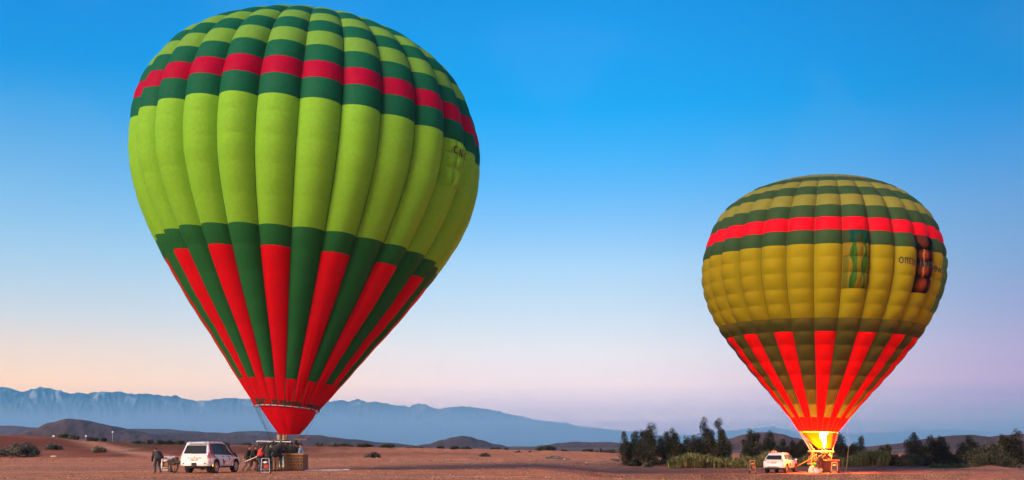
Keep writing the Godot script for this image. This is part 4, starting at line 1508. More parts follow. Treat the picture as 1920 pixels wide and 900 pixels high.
func car_body(b: Body, wheels: Array, radius: float, half: float, white: Material, black: Material, car: Node3D) -> void:
	var vs := [0.0, 1.0, 1.25, 1.6, 2.0, 2.5, 3.0, 3.5, 4.0, 4.4, 4.75, 5.0, 6.0]
	var g := Geo.new()
	var n := vs.size()
	var ring := (n - 1) * 2
	for i in b.st.size():
		for k in n:
			g.v(b.point(i, vs[k], 1.0))
		for k in range(n - 2, 0, -1):
			g.v(b.point(i, vs[k], -1.0))
	for i in b.st.size() - 1:
		for k in ring:
			var k2 := (k + 1) % ring
			g.quad(i * ring + k, i * ring + k2, (i + 1) * ring + k2, (i + 1) * ring + k)
	for e in [0, b.st.size() - 1]:
		for k in range(1, n - 1):
			var l := ring - k
			var l2 := ring - k - 1
			if k == n - 2:
				if e == 0:
					g.tri(e * ring + k, e * ring + l, e * ring + k + 1)
				else:
					g.tri(e * ring + k, e * ring + k + 1, e * ring + l)
			else:
				if e == 0:
					g.quad(e * ring + k, e * ring + l, e * ring + l2, e * ring + k + 1)
				else:
					g.quad(e * ring + k, e * ring + k + 1, e * ring + l2, e * ring + l)
		var first: int = e * ring
		if e == 0:
			g.tri(first, first + ring - 1, first + 1)
		else:
			g.tri(first, first + 1, first + ring - 1)
	var box := CSGCombiner3D.new()
	box.name = "body"
	car.add_child(box)
	var hull := CSGMesh3D.new()
	hull.mesh = g.mesh(38.0)
	hull.name = "hull"
	hull.material = white
	box.add_child(hull)
	for wx in wheels:
		var hole := CSGCylinder3D.new()
		hole.name = "wheel_arch"
		hole.operation = CSGShape3D.OPERATION_SUBTRACTION
		hole.radius = radius
		hole.height = half * 2.0 + 0.4
		hole.sides = 28
		hole.rotation.x = PI / 2.0
		hole.position = Vector3(wx, 0.37, 0)
		hole.material = black
		box.add_child(hole)


func pane(b: Body, i0: float, i1: float, v0: float, v1: float, right: float, lift: float, i0t := -1.0, i1t := -1.0) -> ArrayMesh:
	var g := Geo.new()
	var a := i0 if i0t < 0.0 else i0t
	var c := i1 if i1t < 0.0 else i1t
	g.grid(6, 4, func(u: float, v: float) -> Vector3:
		var q := b.point(lerpf(lerpf(i0, i1, u), lerpf(a, c, u), v), lerpf(v0, v1, v), right)
		return q + (Vector3(0, lift * 0.25, right * lift) if v1 < 5.0 else Vector3(0.006, 0.012, 0)))
	return g.smooth_mesh()


func wheel(root: Node3D, where: Vector3, radius: float, width: float, out: float, tyre: Material, alloy: Material, dark: Material, spokes: int) -> void:
	var w := Node3D.new()
	w.name = "wheel"
	var n := 0
	while root.has_node(NodePath(w.name)):
		n += 1
		w.name = "wheel_%03d" % n
	w.position = where
	root.add_child(w)
	var t := Geo.new()
	var axis := Vector3(0, 0, out)
	t.lathe(Vector3.ZERO, axis, [[-width * 0.5, radius * 0.6], [-width * 0.5, radius * 0.9], [-width * 0.36, radius], [width * 0.36, radius], [width * 0.5, radius * 0.92], [width * 0.5, radius * 0.68], [width * 0.38, radius * 0.66]], 26)
	part("tyre", t.mesh(45.0), tyre, w)
	var r := Geo.new()
	r.lathe(Vector3.ZERO, axis, [[width * 0.40, radius * 0.68], [width * 0.46, radius * 0.66], [width * 0.42, radius * 0.60], [width * 0.05, radius * 0.58], [width * 0.05, 0.0]], 26)
	part("wheel_well_disc", r.mesh(30.0), dark, w)
	var s := Geo.new()
	s.lathe(Vector3.ZERO, axis, [[width * 0.36, radius * 0.66], [width * 0.48, radius * 0.67], [width * 0.48, radius * 0.59], [width * 0.36, radius * 0.58]], 26)
	for k in spokes:
		var a := TAU * k / spokes
		var d := Vector3(cos(a), sin(a), 0)
		s.box(d * radius * 0.36 + axis * width * 0.42, Vector3(radius * 0.56, radius * 0.15, 0.03), Basis(Vector3(0, 0, 1), a))
	s.lathe(Vector3.ZERO, axis, [[width * 0.40, radius * 0.15], [width * 0.47, radius * 0.14], [width * 0.48, 0.0]], 14)
	part("rim", s.mesh(35.0), alloy, w)


func plate(g: Geo, a: Vector3, b: Vector3, c: Vector3, d: Vector3) -> void:
	g.quad(g.v(a), g.v(b), g.v(c), g.v(d))


func make_vehicles() -> void:
	var white := paint(0.63, 0.68, 0.76, 0.25)
	white.clearcoat_enabled = true
	white.clearcoat = 0.6
	white.clearcoat_roughness = 0.08
	var black := paint(0.012, 0.012, 0.013, 0.75)
	var trim := paint(0.022, 0.022, 0.024, 0.55)
	var tyre := paint(0.016, 0.015, 0.015, 0.9)
	var alloy := paint(0.55, 0.56, 0.58, 0.3, 0.75)
	var glass := paint(0.035, 0.075, 0.085, 0.08)
	glass.metallic_specular = 0.18
	var tail := paint(0.55, 0.02, 0.015, 0.2)
	tail.clearcoat_enabled = true
	var amber := paint(0.65, 0.2, 0.03, 0.3)
	var seats := paint(0.09, 0.085, 0.085, 0.9)

	# ---- the large off-roader
	var pos := at(364, 887, 72.4)
	var car := thing("parked_car", Vector3(pos.x, ground_y(pos.x, 73.0), -72.4), deg_to_rad(90.0 - 11.5))
	tag(car, "large white off-road car with red claw-like stripes behind its rear side window", "car", "white support cars")
	var b := Body.new()
	b.st = [
		[0.00, 0.52, 1.06, 1.09, 0.80, 0.78, 0.72, 0.0],
		[0.06, 0.46, 1.08, 1.12, 0.88, 0.84, 0.76, 0.02],
		[0.14, 0.44, 1.10, 1.80, 0.93, 0.88, 0.68, 0.30],
		[0.55, 0.44, 1.11, 1.85, 0.94, 0.90, 0.70, 0.06],
		[1.00, 0.44, 1.11, 1.865, 0.945, 0.905, 0.71, 0.0],
		[1.90, 0.42, 1.09, 1.865, 0.945, 0.905, 0.71, 0.0],
		[2.60, 0.42, 1.07, 1.84, 0.945, 0.90, 0.70, -0.05],
		[3.05, 0.42, 1.06, 1.80, 0.945, 0.90, 0.68, -0.28],
		[3.62, 0.42, 1.06, 1.10, 0.945, 0.90, 0.78, -0.05],
		[4.30, 0.44, 1.00, 1.04, 0.93, 0.87, 0.76, 0.0],
		[4.66, 0.46, 0.92, 0.95, 0.86, 0.80, 0.70, 0.0],
		[4.82, 0.50, 0.78, 0.80, 0.72, 0.66, 0.58, 0.0],
	]
	car_body(b, [1.02, 3.80], 0.50, 1.0, white, black, car)
	for q in [[1.02, 1.0], [3.80, 1.0], [1.02, -1.0], [3.80, -1.0]]:
		wheel(car, Vector3(q[0], 0.385, q[1] * 0.81), 0.385, 0.27, q[1], tyre, alloy, black, 6)
	var under := Geo.new()
	under.box(Vector3(2.4, 0.40, 0), Vector3(4.3, 0.16, 1.35))
	under.box(Vector3(2.45, 0.40, 0.84), Vector3(1.75, 0.05, 0.16))
	under.box(Vector3(2.45, 0.40, -0.84), Vector3(1.75, 0.05, 0.16))
	under.box(Vector3(1.02, 0.36, 0), Vector3(0.16, 0.16, 1.3))
	under.lathe(Vector3(1.02, 0.34, 0.05), Vector3.UP, [[-0.14, 0.0], [-0.12, 0.12], [0.12, 0.14], [0.14, 0.0]], 12)
	part("chassis", under.mesh(), black, car)
	for r in [1.0, -1.0]:
		part("window", pane(b, 2.62, 4.1, 3.1, 3.92, r, 0.008, 2.95, 4.1), glass, car)
		part("window", pane(b, 4.18, 5.75, 3.08, 3.92, r, 0.008), glass, car)
		part("window", pane(b, 5.85, 7.55, 3.08, 3.9, r, 0.008, 5.85, 6.75), glass, car)
		part("window_frame", pane(b, 2.5, 7.8, 3.02, 3.98, r, 0.003, 2.8, 6.9), trim, car)
		for q in [[5.05, 1.0], [6.35, 1.0]]:
			var h := Geo.new()
			var hp := b.point(q[0], 2.72, r)
			h.box(hp + Vector3(0, 0, r * 0.02), Vector3(0.19, 0.04, 0.05))
			part("door_handle", h.mesh(), trim, car)
		for i in [4.13, 5.8, 7.6]:
			var s := Geo.new()
			var pts := PackedVector3Array()
			for n in 6:
				pts.append(b.point(i, lerpf(1.3, 2.98, n / 5.0), r) + Vector3(0, 0, r * 0.001))
			s.tube(pts, PackedFloat32Array([0.006]), 4, false)
			part("door_gap", s.mesh(), trim, car)
		var mir := Geo.new()
		mir.blob(b.point(7.5, 3.0, r) + Vector3(-0.02, 0.1, r * 0.16), Vector3(0.08, 0.10, 0.12), 0.0, rng)
		mir.bar(b.point(7.5, 3.0, r), b.point(7.5, 3.0, r) + Vector3(-0.02, 0.08, r * 0.1), 0.025)
		part("mirror", mir.mesh(60.0), trim if r > 0.0 else white, car)
		var tl := Geo.new()
		tl.grid(6, 6, func(u: float, v: float) -> Vector3:
			var q := b.point(lerpf(0.35, 2.26, u), lerpf(2.35, 3.28, v), r)
			return q + Vector3(-0.035, 0.0, r * 0.022))
		part("tail_light", tl.smooth_mesh(), tail, car)
		var strip := Geo.new()
		strip.grid(3, 1, func(u: float, v: float) -> Vector3:
			var q := b.point(lerpf(0.5, 2.1, u), lerpf(2.5, 2.68, v), r)
			return q + Vector3(-0.045, 0.0, r * 0.028))
		part("reversing_light", strip.smooth_mesh(), paint(0.7, 0.35, 0.3, 0.3), car)
		var refl := Geo.new()
		refl.box(Vector3(-0.005, 0.60, r * 0.66), Vector3(0.03, 0.07, 0.16))
		part("reflector", refl.mesh(), paint(0.16, 0.015, 0.012, 0.3), car)
		var ra := Geo.new()
		ra.bar(b.point(2.9, 5.0, r) + Vector3(0, 0.03, 0), b.point(6.0, 5.0, r) + Vector3(0, 0.03, 0), 0.02)
		part("roof_rail", ra.mesh(), white, car)
		var clad := Geo.new()
		for wx in [1.02, 3.80]:
			var k := clad.p.size()
			for n in 15:
				var a := PI * n / 14.0 - 0.08
				for rr in [0.495, 0.555]:
					clad.v(Vector3(wx + cos(a) * rr, 0.385 + sin(a) * rr, r * (0.955 if rr < 0.5 else 0.945)))
			for n in 14:
				clad.quad(k + n * 2, k + n * 2 + 1, k + n * 2 + 3, k + n * 2 + 2)
		part("arch_lip", clad.mesh(), white, car)
		part("windscreen", pane(b, 7.12, 7.92, 5.0, 5.98, r, 0.0, 7.12, 7.92), glass, car)
	# tailgate: rear window, recess for the number plate, badge, bumper
	var rw := Geo.new()
	var rear_glass := paint(0.018, 0.022, 0.024, 0.12)
	rear_glass.metallic_specular = 0.35
	rw.grid(6, 4, func(u: float, v: float) -> Vector3: return Vector3(0.088 + 0.275 * v - 0.03 * sin(u * PI), lerpf(1.19, 1.67, v), lerpf(-0.72, 0.72, u) * (1.0 - 0.14 * v)))
	part("rear_window", rw.smooth_mesh(), rear_glass, car)
	var hr := Geo.new()
	for z in [-0.33, 0.33]:
		hr.blob(Vector3(0.30, 1.36, z), Vector3(0.03, 0.16, 0.2), 0.0, rng)
	part("seat_back", hr.mesh(60.0), seats, car)
	var gate := Geo.new()
	gate.box(Vector3(0.0, 0.93, 0.0), Vector3(0.03, 0.045, 0.9))
	part("gate_handle", gate.mesh(), paint(0.12, 0.03, 0.03, 0.4), car)
	var np := Geo.new()
	np.box(Vector3(-0.005, 0.82, 0.0), Vector3(0.025, 0.115, 0.5))
	part("number_plate", np.mesh(), paint(0.55, 0.53, 0.5, 0.5), car)
	var npt := Geo.new()
	npt.box(Vector3(-0.02, 0.82, 0.17), Vector3(0.012, 0.08, 0.1))
	npt.box(Vector3(-0.02, 0.82, -0.08), Vector3(0.012, 0.06, 0.2))
	part("plate_marking", npt.mesh(), paint(0.42, 0.16, 0.12, 0.5), car)
	var badge := Geo.new()
	badge.ring(Vector3(-0.002, 1.02, 0.0), Vector3(1, 0, 0), 0.055, 0.01, 16, 5)
	badge.ring(Vector3(-0.004, 1.02, 0.0), Vector3(1, 0, 0), 0.025, 0.008, 12, 5)
	part("badge", badge.smooth_mesh(), alloy, car)
	var bump := Geo.new()
	bump.grid(10, 4, func(u: float, v: float) -> Vector3:
		var a := lerpf(-1.0, 1.0, u)
		return Vector3(-0.07 + 0.20 * pow(absf(a), 4.0) + 0.03 * absf(v - 0.6), lerpf(0.47, 0.72, v), a * 0.93))
	part("rear_bumper", bump.smooth_mesh(), white, car)
	var hitch := Geo.new()
	hitch.box(Vector3(-0.08, 0.56, 0.02), Vector3(0.06, 0.19, 0.3))
	part("tow_hitch", hitch.mesh(), black, car)
	var wing := Geo.new()
	wing.box(Vector3(0.34, 1.815, 0.0), Vector3(0.26, 0.035, 1.2), Basis(Vector3(0, 0, 1), 0.08))
	part("roof_spoiler", wing.mesh(), white, car)
	var snork := Geo.new()
	snork.tube(PackedVector3Array([Vector3(4.0, 0.98, 0.9), Vector3(3.7, 1.07, 0.93), Vector3(3.42, 1.2, 0.9), Vector3(3.02, 1.62, 0.79), Vector3(2.98, 1.74, 0.79)]), PackedFloat32Array([0.07, 0.06, 0.045, 0.045, 0.06]), 8)
	snork.blob(Vector3(3.04, 1.76, 0.79), Vector3(0.12, 0.07, 0.06), 0.0, rng)
	part("air_snorkel", snork.mesh(60.0), trim, car)
	# the red claw strokes and the little dark and orange marks on the side
	var red := paint(0.50, 0.02, 0.03, 0.35)
	for n in 6:
		var g := Geo.new()
		var i0 := 2.30 + n * 0.26
		g.grid(2, 14, func(u: float, v: float) -> Vector3:
			var fat := 0.034 * sin(PI * clampf(v * 1.02, 0.0, 1.0)) + 0.006
			var q := b.point(i0 + 0.55 * v * v + (u - 0.5) * fat * 4.0, lerpf(4.6 if n < 4 else 3.0, 2.25, v), 1.0)
			return q + Vector3(0, 0.004, 0.012))
		part("claw_stripe", g.smooth_mesh(), red, car)
	for q in [[5.0, 2.0, 0.06, 0.09, 0], [5.12, 1.83, 0.05, 0.08, 0], [5.36, 1.75, 0.07, 0.07, 0], [5.28, 1.52, 0.12, 0.11, 1], [5.06, 1.55, 0.06, 0.05, 0], [6.35, 2.15, 0.05, 0.08, 0], [6.75, 2.2, 0.11, 0.09, 2]]:
		var g := Geo.new()
		var c := b.point(q[0], q[1], 1.0) + Vector3(0, 0, 0.014)
		var mid := g.v(c)
		for n in 10:
			var a := TAU * n / 10.0
			g.v(c + Vector3(cos(a) * q[2], sin(a) * q[3], 0.0))
		for n in 10:
			g.tri(mid, mid + 1 + (n + 1) % 10, mid + 1 + n)
		part("side_decal", g.mesh(), [trim, amber, paint(0.62, 0.38, 0.28, 0.5)][q[4]], car)
	var lettering_ := Geo.new()
	for n in 5:
		lettering_.box(Vector3(-0.012, 0.735, -0.55 + n * 0.16), Vector3(0.01, 0.02, 0.12))
	part("tailgate_print", lettering_.mesh(), paint(0.45, 0.2, 0.2, 0.5), car)

	# ---- the compact car beside the lit balloon
	var lot := ground_y(22.3, 102.0)
	var pos2 := at(1450, 886, 100.8)
	var small := thing("parked_car", Vector3(pos2.x, lot, -100.8), deg_to_rad(90.0 - 29.0))
	tag(small, "compact white car with an orange roof light, lit orange by the flame", "car", "white support cars")
	var b2 := Body.new()
	b2.st = [
		[0.00, 0.50, 0.98, 1.00, 0.76, 0.74, 0.68, 0.0],
		[0.07, 0.44, 1.02, 1.06, 0.85, 0.80, 0.72, 0.02],
		[0.16, 0.42, 1.05, 1.55, 0.89, 0.84, 0.60, 0.28],
		[0.60, 0.42, 1.06, 1.63, 0.90, 0.85, 0.62, 0.06],
		[1.20, 0.40, 1.03, 1.66, 0.90, 0.86, 0.63, 0.0],
		[1.90, 0.40, 1.00, 1.65, 0.90, 0.86, 0.62, 0.0],
		[2.45, 0.40, 0.99, 1.60, 0.90, 0.86, 0.61, -0.12],
		[2.85, 0.40, 0.99, 1.52, 0.90, 0.86, 0.60, -0.36],
		[3.35, 0.40, 0.99, 1.04, 0.90, 0.85, 0.72, -0.05],
		[3.90, 0.42, 0.94, 0.98, 0.88, 0.82, 0.70, 0.0],
		[4.20, 0.44, 0.84, 0.87, 0.80, 0.74, 0.64, 0.0],
		[4.32, 0.48, 0.70, 0.72, 0.66, 0.60, 0.52, 0.0],
	]
	car_body(b2, [0.86, 3.48], 0.43, 0.95, white, black, small)
	for q in [[0.86, 1.0], [3.48, 1.0], [0.86, -1.0], [3.48, -1.0]]:
		wheel(small, Vector3(q[0], 0.345, q[1] * 0.77), 0.345, 0.23, q[1], tyre, alloy, black, 5)
	var un := Geo.new()
	un.box(Vector3(2.15, 0.37, 0), Vector3(3.9, 0.14, 1.3))
	un.box(Vector3(2.2, 0.39, 0.80), Vector3(1.8, 0.09, 0.16))
	un.box(Vector3(2.2, 0.39, -0.80), Vector3(1.8, 0.09, 0.16))
	part("chassis", un.mesh(), black, small)
	for r in [1.0, -1.0]:
		part("window", pane(b2, 2.75, 4.1, 3.15, 3.9, r, 0.008, 3.1, 4.1), glass, small)
		part("window", pane(b2, 4.18, 5.6, 3.12, 3.9, r, 0.008), glass, small)
		part("window", pane(b2, 5.7, 7.4, 3.1, 3.88, r, 0.008, 5.7, 6.7), glass, small)
		for i in [4.14, 5.65, 7.5]:
			var s := Geo.new()
			var pts := PackedVector3Array()
			for n in 6:
				pts.append(b2.point(i, lerpf(1.3, 2.98, n / 5.0), r) + Vector3(0, 0, r * 0.001))
			s.tube(pts, PackedFloat32Array([0.006]), 4, false)
			part("door_gap", s.mesh(), trim, small)
		var mir := Geo.new()
		mir.blob(b2.point(7.4, 3.0, r) + Vector3(-0.02, 0.09, r * 0.15), Vector3(0.07, 0.08, 0.11), 0.0, rng)
		part("mirror", mir.mesh(60.0), white, small)
		var tl := Geo.new()
		tl.lathe(Vector3(0.09, 0.97, r * 0.735), Vector3(-1, 0, r * 0.35).normalized(), [[-0.03, 0.14], [0.035, 0.13], [0.055, 0.08], [0.058, 0.0]], 18)
		part("tail_light", tl.mesh(50.0), tail, small)
		var ra := Geo.new()
		ra.tube(PackedVector3Array([b2.point(2.9, 4.9, r), b2.point(3.2, 4.9, r) + Vector3(0, 0.06, 0), b2.point(6.0, 4.9, r) + Vector3(0, 0.06, 0), b2.point(6.3, 4.9, r)]), PackedFloat32Array([0.02]), 6)
		part("roof_rail", ra.mesh(60.0), alloy, small)
	for r in [1.0, -1.0]:
		part("windscreen", pane(b2, 7.12, 7.92, 5.0, 5.98, r, 0.0, 7.12, 7.92), glass, small)
	var rw2 := Geo.new()
	rw2.grid(8, 4, func(u: float, v: float) -> Vector3: return Vector3(0.09 + 0.265 * v - 0.04 * sin(u * PI), lerpf(1.12, 1.46, v), lerpf(-0.68, 0.68, u) * (1.0 - 0.15 * v) * (1.0 - 0.06 * absf(v - 0.5))))
	part("rear_window", rw2.smooth_mesh(), rear_glass, small)
	var bar2 := Geo.new()
	bar2.box(Vector3(0.015, 0.885, 0.02), Vector3(0.03, 0.075, 0.5))
	part("plate_recess", bar2.mesh(), black, small)
	var np2 := Geo.new()
	np2.box(Vector3(0.0, 0.83, 0.02), Vector3(0.02, 0.1, 0.48))
	part("number_plate", np2.mesh(), paint(0.5, 0.42, 0.38, 0.5), small)
	var letter := Geo.new()
	letter.box(Vector3(0.005, 0.89, -0.42), Vector3(0.02, 0.035, 0.16))
	part("badge", letter.mesh(), trim, small)
	var bump2 := Geo.new()
	bump2.grid(10, 4, func(u: float, v: float) -> Vector3:
		var a := lerpf(-1.0, 1.0, u)
		return Vector3(-0.06 + 0.20 * pow(absf(a), 4.0) + 0.03 * absf(v - 0.6), lerpf(0.44, 0.68, v) + 0.06 * (1.0 - absf(a)) * (1.0 - v), a * 0.885))
	part("rear_bumper", bump2.smooth_mesh(), white, small)
	var skid := Geo.new()
	skid.tube(PackedVector3Array([Vector3(-0.04, 0.43, -0.55), Vector3(-0.075, 0.53, -0.42), Vector3(-0.085, 0.53, 0.42), Vector3(-0.04, 0.43, 0.55)]), PackedFloat32Array([0.03]), 6)
	part("skid_trim", skid.mesh(60.0), alloy, small)
	var beacon := Geo.new()
	beacon.lathe(Vector3(1.05, 1.69, -0.3), Vector3.UP, [[0.0, 0.0], [0.0, 0.24], [0.1, 0.22], [0.15, 0.12], [0.16, 0.0]], 16)
	part("roof_light", beacon.mesh(50.0), paint(0.75, 0.2, 0.02, 0.3), small)
	for q in [[4.6, 1.9, 0.1, 0.12, 0], [4.95, 1.65, 0.11, 0.08, 1], [4.85, 2.0, 0.06, 0.08, 2], [6.2, 2.1, 0.05, 0.05, 2]]:
		var g := Geo.new()
		var c := b2.point(q[0], q[1], 1.0) + Vector3(0, 0, 0.014)
		var mid := g.v(c)
		for n in 10:
			var a := TAU * n / 10.0
			g.v(c + Vector3(cos(a) * q[2], sin(a) * q[3], 0.0))
		for n in 10:
			g.tri(mid, mid + 1 + (n + 1) % 10, mid + 1 + n)
		part("side_decal", g.mesh(), [trim, amber, paint(0.1, 0.3, 0.3, 0.5)][q[4]], small)


# ---------------------------------------------------------------- people
class Field:
	var lo: Vector3
	var cell: float
	var nx: int
	var ny: int
	var nz: int
	var f := PackedFloat32Array()
	var blend := 0.03

	func setup(a: Vector3, b: Vector3, cell_: float, blend_: float) -> void:
		cell = cell_
		blend = blend_
		lo = a - Vector3.ONE * cell * 2.0
		var s := (b - a) / cell
		nx = int(s.x) + 6
		ny = int(s.y) + 6
		nz = int(s.z) + 6
		f.resize(nx * ny * nz)
		f.fill(1.0)

	func capsule(a: Vector3, b: Vector3, ra: float, rb: float, flat := Vector3.ONE) -> void:
		var reach := maxf(ra, rb) * maxf(1.0, maxf(flat.x, flat.z)) + blend + cell * 2.0
		var p0 := (Vector3(minf(a.x, b.x), minf(a.y, b.y), minf(a.z, b.z)) - Vector3.ONE * reach - lo) / cell
		var p1 := (Vector3(maxf(a.x, b.x), maxf(a.y, b.y), maxf(a.z, b.z)) + Vector3.ONE * reach - lo) / cell
		var ab := b - a
		var len2 := maxf(ab.length_squared(), 1e-9)
		for k in range(maxi(0, int(p0.z)), mini(nz, int(p1.z) + 2)):
			for j in range(maxi(0, int(p0.y)), mini(ny, int(p1.y) + 2)):
				var row := (k * ny + j) * nx
				for i in range(maxi(0, int(p0.x)), mini(nx, int(p1.x) + 2)):
					var q := lo + Vector3(i, j, k) * cell - a
					var t := clampf(q.dot(ab) / len2, 0.0, 1.0)
					var d := ((q - ab * t) / flat).length() - lerpf(ra, rb, t)
					var o := f[row + i]
					var h := maxf(blend - absf(o - d), 0.0) / blend
					f[row + i] = minf(o, d) - h * h * blend * 0.25

	func cut_below(y: float) -> void:
		for k in nz:
			for j in ny:
				var d := y - (lo.y + j * cell)
				for i in nx:
					var n := (k * ny + j) * nx + i
					f[n] = maxf(f[n], d)

	func into(g: Geo, place := Transform3D(), tint = null) -> void:
		var ids := {}
		var off := PackedInt32Array([0, 1, nx, nx + 1, nx * ny, nx * ny + 1, nx * ny + nx, nx * ny + nx + 1])
		var near := cell * 1.9
		for k in nz - 1:
			for j in ny - 1:
				var row := (k * ny + j) * nx
				for i in nx - 1:
					var n := row + i
					if absf(f[n]) > near:
						continue
					var inside := 0
					for o in off:
						if f[n + o] < 0.0:
							inside += 1
					if inside == 0 or inside == 8:
						continue
					var sum := Vector3.ZERO
					var m := 0
					for e in [[0, 1], [2, 3], [4, 5], [6, 7], [0, 2], [1, 3], [4, 6], [5, 7], [0, 4], [1, 5], [2, 6], [3, 7]]:
						var a := f[n + off[e[0]]]
						var b := f[n + off[e[1]]]
						if (a < 0.0) != (b < 0.0):
							var t := a / (a - b)
							var ea: int = e[0]
							var eb: int = e[1]
							sum += Vector3(ea & 1, (ea >> 1) & 1, ea >> 2).lerp(Vector3(eb & 1, (eb >> 1) & 1, eb >> 2), t)
							m += 1
					var q := lo + (Vector3(i, j, k) + sum / m) * cell
					if tint != null:
						g.tint = tint.call(q)
					ids[n] = g.v(place * q)
		for n: int in ids:
			var k := n / (nx * ny)
			var j := (n / nx) % ny
			var i := n % nx
			if i == 0 or j == 0 or k == 0:
				continue
			var s := f[n] < 0.0
			for ax in 3:
				var step: int = [1, nx, nx * ny][ax]
				var u: int = [nx, nx * ny, 1][ax]
				var v: int = [nx * ny, 1, nx][ax]
				if s == (f[n + step] < 0.0):
					continue
				if not (ids.has(n - u) and ids.has(n - v) and ids.has(n - u - v)):
					continue
				if s:
					g.quad(ids[n], ids[n - v], ids[n - u - v], ids[n - u])
				else:
					g.quad(ids[n], ids[n - u], ids[n - u - v], ids[n - v])


func make_head() -> Geo:
	# faces +z, the neck joint at the origin; 0.24 m from chin to crown
	var g := Geo.new()
	var s := Field.new()
	s.setup(Vector3(-0.1, -0.06, -0.12), Vector3(0.1, 0.27, 0.14), 0.011, 0.02)
	s.capsule(Vector3(0, 0.16, -0.018), Vector3(0, 0.15, 0.012), 0.094, 0.086, Vector3(0.86, 1.0, 1.0))
	s.capsule(Vector3(0, 0.08, 0.03), Vector3(0, 0.045, 0.055), 0.062, 0.036)
	s.capsule(Vector3(0, -0.05, -0.02), Vector3(0, 0.06, -0.01), 0.054, 0.052)
	s.capsule(Vector3(0, 0.135, 0.09), Vector3(0, 0.098, 0.112), 0.009, 0.014)
	s.capsule(Vector3(-0.03, 0.152, 0.082), Vector3(0.03, 0.152, 0.082), 0.012, 0.012)
	s.capsule(Vector3(-0.018, 0.066, 0.083), Vector3(0.018, 0.066, 0.083), 0.009, 0.009)
	for e in [-1.0, 1.0]:
		s.capsule(Vector3(0.078 * e, 0.14, -0.005), Vector3(0.084 * e, 0.105, 0.0), 0.016, 0.011)
	s.into(g, Transform3D(), func(q: Vector3) -> Color:
		if q.z > 0.07 and absf(absf(q.x) - 0.032) < 0.016 and absf(q.y - 0.128) < 0.008:
			return Color(0.12, 0.1, 0.1)
		if q.z > 0.07 and absf(q.x) < 0.026 and absf(q.y - 0.066) < 0.008:
			return Color(0.75, 0.5, 0.5)
		return Color.WHITE)
	return g


func make_hand() -> Geo:
	# wrist at the origin, fingers towards -y, palm towards +z, thumb on +x; half curled
	var g := Geo.new()
	var s := Field.new()
	s.setup(Vector3(-0.06, -0.2, -0.04), Vector3(0.09, 0.03, 0.09), 0.0065, 0.009)
	s.capsule(Vector3(0, 0.02, 0), Vector3(0, -0.03, 0), 0.026, 0.026)
	for i in 4:
		var x := -0.031 + i * 0.021
		var len_: float = [0.058, 0.07, 0.076, 0.068][i]
		s.capsule(Vector3(x * 0.6, -0.02, 0), Vector3(x, -0.092, 0.004), 0.018, 0.0125)
		var a := Vector3(x, -0.092, 0.004)
		var b := a + Vector3(x * 0.05, -len_ * 0.48, 0.012)
		var c := b + Vector3(0, -len_ * 0.28, 0.026)
		var d := c + Vector3(0, -len_ * 0.04, 0.024)
		s.capsule(a, b, 0.0105, 0.0095)
		s.capsule(b, c, 0.0095, 0.0088)
		s.capsule(c, d, 0.0088, 0.0075)
	s.capsule(Vector3(0.018, -0.03, 0.008), Vector3(0.046, -0.06, 0.022), 0.017, 0.013)
	s.capsule(Vector3(0.046, -0.06, 0.022), Vector3(0.058, -0.092, 0.04), 0.0125, 0.0095)
	s.into(g)
	return g


func add_copy(g: Geo, src: Geo, place: Transform3D, tint: Color) -> void:
	var k := g.p.size()
	for i in src.p.size():
		g.tint = src.c[i] * tint
		g.v(place * src.p[i])
	for i in src.f:
		g.f.append(k + i)


func bend(a: Vector3, b: Vector3, l1: float, l2: float, pole: Vector3) -> Vector3:
	var d := b - a
	var len_ := clampf(d.length(), 0.05, (l1 + l2) * 0.999)
	var dir := d.normalized()
	var x := (len_ * len_ + l1 * l1 - l2 * l2) / (2.0 * len_)
	var y := sqrt(maxf(0.0, l1 * l1 - x * x))
	var side := (pole - dir * pole.dot(dir)).normalized()
	return a + dir * x + side * y


